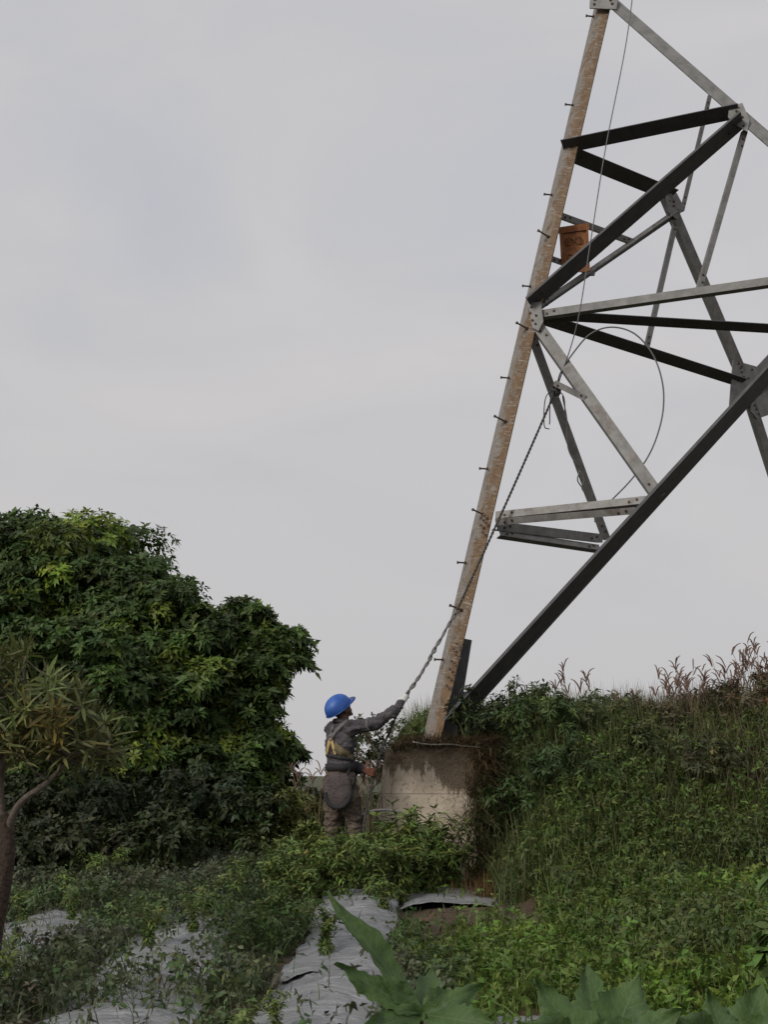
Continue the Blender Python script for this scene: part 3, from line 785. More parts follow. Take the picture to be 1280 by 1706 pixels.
# bag on the hip
def bag():
    c0 = at(564, 1318, BY - .155); xr = Vector((.97, -.2, .0)).normalized(); zz = Vector((.13, .05, 1)).normalized(); yr = zz.cross(xr).normalized(); zz = xr.cross(yr)
    bm = bmesh.new(); nu, nv = 28, 16; rows = []
    for j in range(nv + 1):
        t = j / nv; e = -math.pi / 2 + math.pi * t; row = []
        for i in range(nu):
            a_ = 2 * math.pi * i / nu
            sx = abs(math.cos(a_)) ** .8 * math.copysign(1, math.cos(a_)); sy = abs(math.sin(a_)) ** .8 * math.copysign(1, math.sin(a_))
            r_ = math.cos(e) ** .55 if math.cos(e) > 0 else 0
            wv = 1 + .05 * math.sin(5 * a_ + 3 * t * 6)
            row.append(bm.verts.new(c0 + xr * (.135 * sx * r_ * wv) + yr * (.062 * sy * r_ * (1.2 - .4 * t)) + zz * (.165 * math.sin(e))))
        rows.append(row)
    for j in range(nv):
        for i in range(nu): bm.faces.new((rows[j][i], rows[j][(i + 1) % nu], rows[j + 1][(i + 1) % nu], rows[j + 1][i]))
    bmesh.ops.remove_doubles(bm, verts=bm.verts, dist=.0005)
    o = link('tool_bag', from_bm(bm), BAGM, person, True)
    bm = bmesh.new(); pts = []
    for i in range(17):
        a_ = math.pi * (1.02 + .96 * i / 16); pts.append(c0 + xr * (.122 * math.cos(a_)) + zz * (.15 * math.sin(a_)) - yr * -.0 + Vector((0, -.045, 0)))
    tube(bm, spline(pts, 2), .022, 8); b_ = link('bag_trim', from_bm(bm), STRAPD, o, True); b_.location = (0, 0, 0)
    bm = bmesh.new(); tube(bm, spline([c0 + zz * .15 + xr * .08, c0 + zz * .2 + xr * .1 + Vector((0, .03, 0)), c0 + zz * .25 + xr * .11 + Vector((0, .07, 0))], 6), .012, 6)
    b_ = link('bag_strap', from_bm(bm), STRAPD, o, True); b_.location = (0, 0, 0)
bag()
# hands closed on the rope
def grip(c0, axis, wrist, mat, label):
    d_ = axis.normalized(); s_ = (wrist - c0); s_ = (s_ - d_ * s_.dot(d_)).normalized(); t_ = d_.cross(s_)
    bm = bmesh.new()
    blob(bm, c0 + s_ * .046 + t_ * .004, (.030, .020, .044), (s_, t_, d_), 16)
    capsule(bm, wrist, c0 + s_ * .055, .030, .030)
    lens = (.85, 1.0, .96, .78)
    for k in range(4):
        o_ = d_ * ((k - 1.5) * .0205); R_ = .0245; pts = [c0 + o_ + s_ * .04 + t_ * .012]
        for i in range(8):
            a_ = math.radians(38 + 225 * lens[k] * i / 7); pts.append(c0 + o_ + s_ * R_ * math.cos(a_) + t_ * R_ * math.sin(a_))
        tube(bm, pts, [.0105] * 4 + [.0098] * 3 + [.009, .007], 10)
    pts = [c0 + s_ * .05 - t_ * .008 + d_ * .022]
    for i in range(6):
        a_ = math.radians(-30 - 105 * i / 5); pts.append(c0 + d_ * (.038 + .006 * i / 5) + s_ * .027 * math.cos(a_) + t_ * .027 * math.sin(a_))
    tube(bm, pts, [.013, .012, .0115, .011, .0105, .010, .007], 10)
    o = link('glove', remeshed(bm, .0035, 2), mat, person, True); o['label'] = label
grip(HAND, mid - HAND, rwr, GLOVE, 'white cotton glove gripping the rope')
LH = at(621, 1287, 11.74)
grip(LH, Vector((.25, .1, 1)), lwr, GLOVEB, 'red-brown glove at waist height')

# ------------------------------------------------------------------ foliage tools
def nrm(a): return a / np.maximum(1e-9, np.linalg.norm(a, axis=-1, keepdims=True))
TPL5 = (np.array([[0, 0, 0], [.42, -.5, .12], [.42, .5, .12], [.5, 0, 0], [1, 0, 0]], float), np.array([[0, 3, 1], [0, 2, 3], [1, 3, 4], [3, 2, 4]]))
TPL8 = (np.array([[0, 0, 0], [.3, -.46, .13], [.3, 0, 0], [.3, .46, .13], [.65, -.40, .10], [.65, 0, 0], [.65, .40, .10], [1, 0, 0]], float),
        np.array([[0, 2, 1], [0, 3, 2], [1, 2, 5], [1, 5, 4], [2, 3, 6], [2, 6, 5], [4, 5, 7], [5, 6, 7]]))
def leaf_arrays(Pb, D, U, Ln, Wd, droop, col, tpl=TPL5):
    tv, tf = tpl; n = len(Pb)
    Ln = np.broadcast_to(Ln, n)[:, None, None]; Wd = np.broadcast_to(Wd, n)[:, None, None]; dr = np.broadcast_to(droop, n)[:, None, None]
    D = nrm(D); Sd = nrm(np.cross(D, U)); Nn = np.cross(Sd, D)
    t = tv[None, :, 0:1]; s_ = tv[None, :, 1:2]; h = tv[None, :, 2:3]
    V = Pb[:, None] + D[:, None] * (t * Ln) + Sd[:, None] * (s_ * Wd) + Nn[:, None] * (h * Wd)
    V[..., 2] -= (dr * Ln * t * t)[..., 0]
    F = (np.arange(n)[:, None, None] * len(tv) + tf[None]).reshape(-1, 3)
    return V.reshape(-1, 3), F, np.repeat(col, len(tv), 0)
def blade_arrays(Pb, Ln, Wd, bend, col, az=None, az2=None):
    n = len(Pb); az = rng.uniform(0, 6.283, n) if az is None else az
    tt = np.array([0, 0, .35, .35, .7, .7, 1.0]); ww = np.array([-.5, .5, -.45, .45, -.3, .3, 0])
    B = np.stack([np.cos(az), np.sin(az), 0 * az], 1); fa = az + rng.normal(1.57, .7, n)
    Sd = np.stack([np.cos(fa), np.sin(fa), 0 * az], 1)
    L_ = Ln[:, None]; b = bend[:, None]
    V = Pb[:, None] + B[:, None] * (L_ * b * tt * tt)[..., None] + Sd[:, None] * (Wd[:, None] * ww)[..., None]
    V[..., 2] += L_ * (tt - .45 * b * tt * tt)
    F = np.array([[0, 1, 3], [0, 3, 2], [2, 3, 5], [2, 5, 4], [4, 5, 6]])
    F = (np.arange(n)[:, None, None] * 7 + F[None]).reshape(-1, 3)
    return V.reshape(-1, 3), F, np.repeat(col, 7, 0)
def merge(parts):
    Vs, Fs, Cs, o = [], [], [], 0
    for V, F, c in parts:
        Vs.append(V); Fs.append(F + o); Cs.append(c); o += len(V)
    return np.concatenate(Vs), np.concatenate(Fs), np.concatenate(Cs)
def leaf_obj(name, parts, parent=None, mat=None, kind='stuff'):
    V, F, c = merge(parts); me = from_arrays(V, F, 3); set_col(me, c)
    o = link(name, me, mat or LEAF, parent)
    if kind: o['kind'] = kind
    return o
def rdir(n, up=0.0):
    v = rng.normal(size=(n, 3)); v = nrm(v); v[:, 2] += up; return nrm(v)
def colv(n, base, var=.25, hue=.12):
    c = np.array(base)[None] * np.exp(rng.normal(0, var, (n, 1))); c = c * np.exp(rng.normal(0, hue, (n, 3)) * np.array([1, .4, 1])); return np.clip(c, .004, .8)
def rosettes(Pc, A, K, Ln, Wd, droop, col, spread=(55, 95), tpl=TPL5):
    n = len(Pc); A = nrm(A); e1 = nrm(np.cross(A, np.array([.31, .77, .55]))); e2 = np.cross(A, e1)
    ph = (np.arange(K)[None] * 2.399 + rng.uniform(0, 6.28, (n, 1)) + rng.normal(0, .25, (n, K)))
    th = np.radians(rng.uniform(spread[0], spread[1], (n, K)))
    D = A[:, None] * np.cos(th)[..., None] + (e1[:, None] * np.cos(ph)[..., None] + e2[:, None] * np.sin(ph)[..., None]) * np.sin(th)[..., None]
    Pb = np.repeat(Pc, K, 0) + rng.normal(0, .012, (n * K, 3)); U = np.repeat(A, K, 0) + rng.normal(0, .25, (n * K, 3))
    l_ = Ln * rng.uniform(.65, 1.2, n * K)
    return leaf_arrays(Pb, D.reshape(-1, 3), U, l_, l_ * Wd * rng.uniform(.8, 1.2, n * K), droop * rng.uniform(.5, 1.5, n * K), np.repeat(col, K, 0) * np.exp(rng.normal(0, .13, (n * K, 1))), tpl)
BARK = simple('grey_brown_bark', (.055, .042, .032), (.16, .13, .105), 24, .95, .8, 0, .02)
BARKD = simple('dark_brown_bark', (.022, .014, .010), (.085, .055, .038), 30, .95, 1.0, 0, .03)
STEM = simple('green_stem', (.05, .06, .02), (.12, .13, .05), 30, .8, .2)
DRYST = simple('dry_stem', (.16, .115, .075), (.27, .2, .14), 30, .9, .2)

# ------------------------------------------------------------------ the big tree
def big_tree():
    TY = 16.0; b0 = at(170, 1405, TY); b0.z = tz(b0.x, TY)
    root = empty('broadleaf_tree', b0, 'large dark green broadleaf tree with a rounded crown on the left', 'tree')
    lobes = [(20, 1010, 165, 16), (150, 1040, 132, 16), (55, 985, 118, 15.7), (-40, 975, 112, 15.8), (245, 1050, 128, 15.6), (318, 1125, 112, 15.2), (404, 1052, 62, 15.4), (458, 1092, 60, 15.3), (432, 1122, 62, 15.1), (150, 1150, 150, 15.0), (300, 1210, 120, 14.9), (405, 1180, 66, 15.0), (455, 1275, 58, 15.1),
             (30, 1160, 150, 15.2), (-120, 1020, 180, 16.2), (-150, 1180, 170, 15.6), (120, 1060, 200, 17.6), (330, 1140, 110, 17), (400, 1290, 90, 15), (200, 1290, 120, 14.8), (60, 1290, 120, 14.8)]
    parts = []; base = np.array([.058, .096, .022])
    for (px, py, rp, Y) in lobes:
        c0 = np.array(at(px, py, Y)); R_ = rp * Y / FPX
        nc = int(24 + 46 * R_)
        d_ = rdir(nc, .12); d_[:, 1] -= .15; d_ = nrm(d_)
        cc = c0 + d_ * R_ * (.60 + .34 * rng.random((nc, 1)) ** 1.4) * np.array([1, .9, 1])
        cr_ = R_ * rng.uniform(.13, .30, nc)
        lum = np.exp(rng.normal(0, .30, nc)); yel = rng.random(nc) < .13
        for i in range(nc):
            k = int((14 + 300 * cr_[i] ** 1.4) * (.6 if px > 400 and rp < 75 else 1))
            dd = rdir(k, .35); pp = cc[i] + dd * cr_[i] * rng.uniform(.7, 1.1, (k, 1)) * np.array([1.15, 1.1, .8])
            ax = nrm(dd + np.array([0, -.1, .55])); col = colv(k, base * lum[i], .18, .10)
            if yel[i]: col = col * np.array([2.0, 1.65, 1.1])
            parts.append(rosettes(pp, ax, 8, rng.uniform(.085, .125), .42, .18, col, (45, 100)))
    # inner leaves that close the crown
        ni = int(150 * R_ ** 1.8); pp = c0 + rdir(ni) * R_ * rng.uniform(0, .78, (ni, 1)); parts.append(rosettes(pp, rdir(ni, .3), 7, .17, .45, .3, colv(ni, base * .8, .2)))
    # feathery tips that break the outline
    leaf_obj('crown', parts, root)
    bm = bmesh.new(); tp = Vector((b0.x, TY, 1.3))
    tube(bm, spline([b0 + Vector((0, 0, -.2)), b0 + Vector((.05, 0, .5)), tp, tp + Vector((-.1, .1, .7)), tp + Vector((.1, .1, 1.6))], 5), [.26] + [.20] * 5 + [.17] * 5 + [.14] * 5 + [.09] * 5, 12)
    link('trunk', from_bm(bm), BARKD, root, True)
    for (px, py, rp, Y) in lobes[:9]:
        e = at(px, py, Y); s_ = tp + Vector((0, 0, rng.uniform(-.3, .5))); m_ = s_.lerp(e, .5) + Vector((0, 0, -.25))
        bm = bmesh.new(); pts = spline([s_, m_, e], 7); tube(bm, pts, [.085 - .065 * i / len(pts) for i in range(len(pts))], 7); link('limb', from_bm(bm), BARKD, root, True)
rng = np.random.default_rng(21)
big_tree()

# ------------------------------------------------------------------ small narrow-leaved tree at the left edge
def small_tree():
    Y = 7.0; b0 = at(-14, 1625, Y); b0.z = tz(b0.x, Y)
    root = empty('narrow_leaved_tree', b0, 'small olive tree with narrow pointed leaves and dark trunk at the left edge', 'tree')
    def Q(px, py, dy=0): return at(px - 7, py, Y + dy)
    bm = bmesh.new(); pts = spline([b0 + Vector((-.02, 0, -.1)), Q(-12, 1570), Q(6, 1480), Q(17, 1410), Q(12, 1360)], 6)
    tube(bm, pts, [.075 - .042 * (i / len(pts)) ** 1.5 for i in range(len(pts))], 12)
    link('trunk', from_bm(bm), BARKD, root, True)
    br = [([(14, 1385, 0), (6, 1320, .02), (10, 1270, .03), (4, 1235, .02), (30, 1210, 0), (62, 1193, -.05)], .026, .012),
          ([(4, 1236, .02), (-10, 1200, .1), (-30, 1160, .15)], .024, .010), ([(30, 1210, 0), (48, 1180, .1), (52, 1150, .15)], .018, .008),
          ([(17, 1385, 0), (40, 1338, -.05), (82, 1306, -.1), (118, 1270, -.12), (150, 1238, -.15)], .024, .007),
          ([(60, 1194, -.05), (100, 1185, -.1), (140, 1180, -.1)], .013, .006), ([(118, 1270, -.1), (160, 1262, 0), (196, 1240, .1)], .012, .005),
          ([(12, 1362, 0), (-30, 1310, .2), (-90, 1240, .3)], .035, .01), ([(30, 1210, 0), (0, 1180, -.15), (-20, 1150, -.25)], .013, .006), ([(60, 1194, -.05), (84, 1160, -.1), (100, 1130, -.1)], .013, .006)]
    nodes = []
    for path, r0, r1 in br:
        pts = spline([Q(*p) for p in path], 5); bm = bmesh.new(); tube(bm, pts, [r0 + (r1 - r0) * i / (len(pts) - 1) for i in range(len(pts))], 8)
        link('branch', from_bm(bm), BARK, root, True); nodes += pts[len(pts) // 3:]
    tips = []
    bm = bmesh.new()
    for i in range(190):
        if i < 140: px, py = rng.uniform(-120, 140), rng.uniform(1086, 1245)
        else: px, py = rng.uniform(20, 205), rng.uniform(1165, 1275)
        if (px > 60 and py < 1075 + (px - 20) * .75): py += 60
        t = Q(px, py, rng.uniform(-.3, .35)); n_ = min(nodes, key=lambda a: (a - t).length + .3 * max(0, a.z - t.z))
        if (n_ - t).length > .5: continue
        tube(bm, spline([n_, n_.lerp(t, .5) + Vector((0, 0, -.02)), t], 4), [.006] * 4 + [.004] * 5, 5); tips.append((t, (t - n_).normalized()))
    link('twigs', from_bm(bm), BARK, root, True)['kind'] = 'stuff'
    Pt = np.array([tuple(t) for t, _ in tips]); A = np.array([tuple(d) for _, d in tips]); A[:, 2] += .6
    col = colv(len(Pt), (.115, .128, .042), .28, .12); dry = rng.random(len(Pt)) < .07; col[dry] = col[dry] * np.array([1.5, 1.0, .85])
    p1 = rosettes(Pt, A, 10, .150, .125, .08, col, (25, 95), TPL8)
    p2 = rosettes(Pt - nrm(A) * .05, A, 5, .130, .13, .15, col * .9, (50, 110), TPL8)
    leaf_obj('crown', [p1, p2], root)
rng = np.random.default_rng(22)
small_tree()
rng = np.random.default_rng(23)

# ------------------------------------------------------------------ planting beds and silver film
BEDS = [(-.30, .58), (-1.42, .80), (-2.55, .80), (-3.7, .8), (.72, .7)]
M = Mat('silver_mulch_film'); v = M.obj(); fa = M.noise(3.2, 5, .6, v); vb = M.obj((2.2, 9.0, 3)); fb = M.noise(2.4, 6, .66, vb, .9); fc = M.noise(40, 4, .6, v)
c = M.ramp(fa, [(.3, (.265, .27, .28)), (.7, (.455, .46, .475))]); k = M.ramp(M.noise(7, 6, .7, v), [(.58, (0, 0, 0)), (.74, (1, 1, 1))])
M.col(M.mix(k, c, (.17, .145, .115))); M.rough(.30); M.b.inputs['Specular IOR Level'].default_value = .6
M.bump(fb, 1.0, .055); FILM = M.m
def bed_h(u): return .065 * (1 - np.abs(u) ** 2.2)
def bed_center(x0, y): return x0 + .05 * np.sin(y * .9 + x0 * 3) + (.012 * (y - 6))
def surf(x, y):
    z = terrain(x, y)
    for bx, bw in BEDS:
        u = (x - bed_center(bx, y)) / (bw / 2); z = z + np.where((np.abs(u) < 1) & (y < (11.9 if bx < .5 else 11.5)) & (y > 4), bed_h(np.clip(u, -1, 1)), 0)
    return z
def bed_sheet(x0, wd, y0, y1, lift, wr, seed, frill=0.0):
    ny = int((y1 - y0) / .04); nx = 34
    J, I = np.meshgrid(np.arange(ny + 1), np.arange(nx + 1), indexing='ij'); u = -1 + 2 * I / nx; y = y0 + (y1 - y0) * J / ny
    yy = y + frill * .34 * (fbm(u * 1.8 + seed, J * 0 + 1.0, seed) - .5) * np.clip(1 - J / 12, 0, 1)
    x = bed_center(x0, yy) + u * wd / 2 * (1 + .34 * (fbm(yy * 1.9 + 7 * np.sign(u), u * .5 + seed, seed + 3) - .5))
    big = fbm(x * 3.0 + yy * 1.3, yy * 2.6, seed) - .47; mid_ = 1 - np.abs(2 * fbm(x * 7 + 2.0 * big * 4, yy * 5, seed + 9, 3) - .9) * 1.6
    rz = wr * (.085 * big + .030 * mid_ * vnoise(x * 3, yy * 2.2, seed + 2) - .012)
    cz = terrain(bed_center(x0, yy), yy); z = cz + bed_h(u) + lift + rz
    z = z + frill * .03 * np.exp(-J / 2.0) * fbm(u * 3, J * 0 + 2.0, seed)
    z = np.maximum(z, terrain(x, yy) + .004 + lift * .5)
    i = np.arange(ny)[:, None] * (nx + 1) + np.arange(nx)[None]
    return from_arrays(np.stack([x, yy, z], -1).reshape(-1, 3), np.stack([i, i + 1, i + nx + 2, i + nx + 1], -1).reshape(-1, 4), 4)
for x0, wd in BEDS:
    tag(link('soil_bed', bed_sheet(x0, wd * (1.05 if x0 < .5 else 1.35), 4.0, 11.9 if x0 < .5 else 11.5, -.022, .7, 16 if x0 > .5 else 3), EARTH, smooth=True), kind='structure')
films = [(-.30, .66, 4.4, 7.5, .008, 1.0, 11, .5, 'silver plastic mulch sheet over the middle bed, nearest the camera'),
         (-.30, .66, 7.42, 11.2, .026, 1.2, 12, 1.0, 'silver plastic mulch sheet on the middle bed leading to the worker'),
         (-1.42, .80, 4.4, 11.0, .008, 1.0, 13, .3, 'grey plastic mulch sheet on the weedy bed left of the middle one'),
         (-2.55, .80, 4.4, 11.0, .008, 1.0, 14, .3, 'grey plastic mulch sheet on the bed beside the narrow-leaved tree'),
         (.72, .66, 4.4, 6.6, .008, 1.2, 15, .6, 'crumpled silver plastic sheet showing between the weeds at bottom right of centre'),
         (.56, .86, 10.1, 11.3, .014, .7, 16, .35, 'flat grey plastic sheet with a raised pale edge in front of the footing')]
for x0, wd, y0, y1, lf, wr, sd, fr, lb in films:
    o = link('mulch_sheet', bed_sheet(x0, wd, y0, y1, lf, wr, sd, fr), FILM, smooth=True)
    sol = o.modifiers.new('s', 'SOLIDIFY'); sol.thickness = .004
    tag(o, lb, 'plastic sheet')

# ------------------------------------------------------------------ shrubs
def shrub(name, x, y, h, r, leaf, col, n, label, cat='shrub', group=None, wd=.42, droop=.25, ncl=16, tpl=TPL5, K=7, stem=STEM, airy=0.0):
    z0 = tz(x, y); root = empty(name, (x, y, z0), label, cat, group)
    bm = bmesh.new(); parts = []; b0 = Vector((x, y, z0 - .05))
    per = max(6, n // ncl)
    for i in range(ncl):
        a_ = rng.uniform(0, 6.283); q_ = math.sqrt(rng.uniform(0, 1)); hh = h * (.30 + .62 * rng.uniform(0, 1) ** .7) * (1 - .35 * q_)
        c0 = np.array([x + r * q_ * math.cos(a_), y + r * q_ * math.sin(a_), z0 + hh])
        e = Vector(c0); tube(bm, spline([b0, b0.lerp(e, .5) + Vector((0, 0, .08 * h)), e], 4), [.014 * h + .003] * 4 + [.006 * h + .002] * 5, 5)
        cr_ = r * rng.uniform(.26, .42); k = per
        dd = rdir(k, .2); pp = c0 + dd * cr_ * (rng.uniform(.15 + airy, 1.1, (k, 1))) * np.array([1, 1, .95])
        lum = math.exp(rng.normal(0, .2)); parts.append(rosettes(pp, nrm(dd + np.array([0, 0, .6])), K, leaf, wd, droop, colv(k, np.array(col) * lum, .18), (45, 100), tpl))
    k = n // 3; zz = rng.uniform(.03, .6, k); dd = rdir(k); pp = np.stack([x + dd[:, 0] * r * .8, y + dd[:, 1] * r * .8, z0 + zz * h], 1)
    parts.append(rosettes(pp, rdir(k, .4), K, leaf, wd, droop, colv(k, np.array(col) * .9, .2)))
    link('stems', from_bm(bm), stem, root, True)['kind'] = 'stuff'
    leaf_obj('foliage', parts, root)
    return root
DK = (.026, .036, .015)  # understory leaf green darkened, shade under the big tree put into the colour
sid = 0
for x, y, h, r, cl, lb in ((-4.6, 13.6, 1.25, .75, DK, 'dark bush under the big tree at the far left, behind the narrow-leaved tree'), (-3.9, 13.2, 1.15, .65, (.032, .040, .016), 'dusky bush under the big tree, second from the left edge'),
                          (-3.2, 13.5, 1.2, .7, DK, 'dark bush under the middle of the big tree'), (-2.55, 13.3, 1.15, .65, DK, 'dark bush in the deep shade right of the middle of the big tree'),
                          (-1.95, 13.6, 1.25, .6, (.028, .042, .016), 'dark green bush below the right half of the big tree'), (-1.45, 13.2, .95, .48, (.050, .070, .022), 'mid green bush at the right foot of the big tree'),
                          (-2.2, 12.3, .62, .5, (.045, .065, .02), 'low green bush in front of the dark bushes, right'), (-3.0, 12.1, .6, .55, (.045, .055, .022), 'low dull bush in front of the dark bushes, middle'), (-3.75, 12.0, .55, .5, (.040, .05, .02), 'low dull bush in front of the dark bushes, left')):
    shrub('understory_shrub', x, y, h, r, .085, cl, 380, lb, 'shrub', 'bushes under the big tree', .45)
shrub('yellow_green_shrub', -1.02, 13.3, 1.02, .34, .085, (.115, .125, .030), 300, 'yellow-green leafy bush between the big tree and the worker', 'shrub', None, .34)
shrub('yellow_green_shrub', -.80, 12.7, .62, .25, .07, (.10, .125, .03), 160, 'small yellow-green bush just left of the worker', 'shrub', None, .34)
shrub('low_hedge_shrub', -.35, 14.4, .92, .5, .07, (.04, .055, .02), 260, 'low bush seen between the worker and the footing', 'shrub', None, .4)
shrub('low_hedge_shrub', -.88, 13.9, .95, .32, .075, (.07, .085, .028), 240, 'dull green bush filling the gap between tree and worker', 'shrub', None, .38)
shrub('low_hedge_shrub', -.72, 15.2, 1.0, .5, .07, (.045, .06, .022), 260, 'low bush far behind the worker on his left', 'shrub', None, .4)
shrub('low_hedge_shrub', .02, 15.0, .98, .5, .07, (.05, .06, .025), 260, 'low bush behind the left side of the footing', 'shrub', None, .4)
shrub('broad_leaf_shrub', 2.10, 6.0, 1.12, .27, .09, (.085, .135, .03), 170, 'bright green bush with broad leaves cut off by the right edge', 'shrub', None, .5, .3, 12, TPL8)
for x, y, h, r, cl, lb in ((1.25, 11.6, .5, .42, (.052, .088, .026), 'green bush on the bank just right of the footing'), (1.75, 11.2, .45, .45, (.052, .085, .026), 'green bush on the bank, second right of the footing'),
                          (2.35, 11.5, .42, .42, (.068, .085, .03), 'bush on the bank below the middle of the crest'), (3.0, 11.2, .42, .42, (.08, .085, .035), 'olive bush on the bank below the seeding grass'), (3.6, 11.0, .45, .42, (.075, .08, .032), 'olive bush on the bank at the right edge'),
                          (1.12, 12.42, 1.05, .36, (.050, .080, .025), 'bush hiding the foot of the tower diagonal'), (.87, 12.34, .70, .24, (.050, .072, .026), 'dark small bush against the tower leg foot'), (1.75, 12.6, .80, .42, (.085, .115, .038), 'loose bush on the crest right of the tower diagonal'), (2.4, 12.8, .7, .45, (.085, .090, .04), 'dull bush on the crest in the middle of the bank'), (2.0, 12.2, .66, .42, (.085, .11, .038), 'light green bush on the crest left of the dull one'), (3.0, 12.4, .66, .42, (.11, .095, .05), 'brownish bush on the crest among the seeding grass'), (3.75, 12.2, .92, .42, (.125, .10, .055), 'tall brownish bush on the crest at the right edge'), (3.42, 12.5, .80, .36, (.10, .095, .045), 'brown-green bush on the crest beside the tall brownish one'), (1.0, 13.0, .85, .32, (.06, .09, .03), 'bush behind the foot of the tower leg'), (1.5, 12.95, .85, .38, (.07, .10, .032), 'rounded bush on the crest behind the tower diagonal'), (1.02, 11.78, .95, .26, (.060, .090, .030), 'bush covering the right corner of the footing'), (1.55, 11.9, .72, .4, (.075, .115, .035), 'leafy bush on the bank between footing and crest'), (.40, 12.9, .30, .18, (.07, .10, .025), 'small tuft of green leaves on the footing left of the tower leg')):
    o_ = shrub('bank_shrub', x, y, h, r, .075, cl, 300 if r > .25 else 90, lb, 'shrub', 'bushes on the bank', .3)
    if r < .25: o_.location.z = 1.22

# ------------------------------------------------------------------ ground cover
def inframe(x, y, m=.12):
    return (np.abs(x) < (.32 + m) * y + .3)
def cover_mask(x, y):
    c_ = np.ones_like(x)
    def bed(x0, wd, ya, yb, val):
        bc = x0 + .05 * np.sin(y * .9 + x0 * 3) + .012 * (y - 6)
        e = .14 * (fbm(x * 3, y * 3, 21) - .47)
        m_ = (np.abs(x - bc) < wd / 2 + e) & (y > ya) & (y < yb); c_[m_] = np.minimum(c_[m_], val)
    bed(-.30, .66, 4, 9.8, .02); bed(-.30, .55, 9.8, 11, .12); bed(-1.42, .95, 4, 6.55, .06); bed(-1.42, .7, 6.5, 9.8, .30); bed(-2.55, .8, 8.2, 9.6, .10); bed(-2.55, .8, 4, 8.2, .3)
    bed(.66, 1.1, 9.2, 11.7, .01); bed(.66, .9, 8.2, 9.2, .15); bed(.72, .5, 5.4, 6.5, .10)
    return c_
def scatter(n, x0, x1, y0, y1, dens=None):
    x = rng.uniform(x0, x1, n); y = rng.uniform(y0, y1, n); k = inframe(x, y)
    k &= ~((np.abs(x - .53) < .6) & (np.abs(y - 12.62) < .62)) & ~((np.abs(x - pel.x) < .2) & (np.abs(y - BY) < .2))
    if dens is not None: k &= rng.random(n) < dens(x, y)
    return x[k], y[k]
def weeds(x, y, hmax, leaf, cols, wd=.45, K=5, mat=None, up=.5):
    z = surf(x, y); n = len(x); pp = np.stack([x, y, z + hmax * rng.random(n) ** 1.2], 1)
    return rosettes(pp, rdir(n, up), K, leaf, wd, .3, cols, (40, 95))
def grass(x, y, hm, wdt, cols, bend=.55):
    n = len(x); return blade_arrays(np.stack([x, y, surf(x, y) - .02], 1), hm * rng.uniform(.5, 1.25, n), wdt * rng.uniform(.6, 1.3, n), np.abs(rng.normal(0, bend, n)) + .08, cols)
def patch(x, y, cols_, seed, sc=1.1):
    t = np.clip((fbm(x * sc, y * sc, seed) - .28) / .40, 0, 1)[:, None]; a_, b_ = np.array(cols_[0]), np.array(cols_[1]); c_ = a_ * (1 - t) + b_ * t
    return np.clip(c_ * np.exp(rng.normal(0, .22, (len(x), 1))) * np.exp(rng.normal(0, .09, (len(x), 3))), .005, .8)
# left field
fd = lambda x, y: cover_mask(x, y) * np.clip((fbm(x * 1.4, y * 1.4, 31) - .30) * 3.4, .06, 1) * (1 - sstep(.25, .5, x))
x, y = scatter(44000, -5, .5, 4.6, 13.0, fd)
p1 = weeds(x, y, .20, .055, patch(x, y, ((.092, .102, .062), (.075, .115, .034)), 33), .42)
x, y = scatter(40000, -5, .5, 4.6, 13.5, fd)
p2 = grass(x, y, .20, .009, patch(x, y, ((.125, .128, .082), (.10, .135, .045)), 35), .7)
o = leaf_obj('field_weeds', [p1, p2]); tag(o, 'low grey-green weeds growing between the film covered beds', 'weeds', None, 'stuff')
# right field
fd = lambda x, y: cover_mask(x, y) * sstep(.05, .55, x + .25 * (fbm(y * 1.5, x, 3) - .5)) * np.clip((fbm(x * 1.3, y * 1.3, 41) - .18) * 3.5, .12, 1) * (1 - sstep(10.2, 11.8, y))
x, y = scatter(44000, 0, 5, 4.2, 12.0, fd)
hm = .16 + .20 * sstep(.9, 2.2, x)
p1 = weeds(x, y, hm, .06, patch(x, y, ((.080, .110, .030), (.125, .205, .028)), 43), .40)
x, y = scatter(42000, 0, 5, 4.2, 10.8, fd)
p2 = grass(x, y, .20 + .16 * sstep(.9, 2.2, x), .010, patch(x, y, ((.13, .155, .05), (.155, .22, .04)), 45), .6)
o = leaf_obj('field_grass', [p1, p2]); tag(o, 'lush green weeds and grass covering the lower right field', 'weeds', None, 'stuff')
# bank
fd = lambda x, y: sstep(.6, 1.05, x + .5 * sstep(12.6, 13.2, y)) * np.clip((fbm(x * 1.1, y * 1.1, 51) - .12) * 3.2, .25, 1) * sstep(9.0, 11.0, y + 1.2 * (fbm(x * 1.7, y * 1.7, 77) - .5)) * ((x > 1.2) | (y > 11.6) | ((np.abs(x - .6) > .34) & (y > 10.2)))
x, y = scatter(64000, .2, 6.5, 9.0, 15.5, fd)
brown = sstep(1.6, 3.4, x + .6 * (fbm(x * 2, y * 2, 57) - .5))[:, None]
cg = patch(x, y, ((.092, .112, .042), (.135, .170, .048)), 53); cb = patch(x, y, ((.150, .122, .070), (.130, .130, .055)), 55)
p1 = grass(x, y, .44 + .26 * sstep(11.5, 12.5, y) * (.75 + .25 * sstep(1.0, 2.2, x)), .0095, cg * (1 - brown) + cb * brown, .42)
x, y = scatter(36000, .2, 6.5, 9.0, 14.5, fd)
p2 = weeds(x, y, .20 + .34 * vnoise(x * 1.6, y * 1.6, 61), .062, patch(x, y, ((.072, .088, .030), (.105, .150, .036)), 58, 1.6), .36)
o = leaf_obj('bank_grass', [p1, p2], None, GRASS); tag(o, 'tall rough grass covering the bank right of the tower leg', 'grass', None, 'stuff')
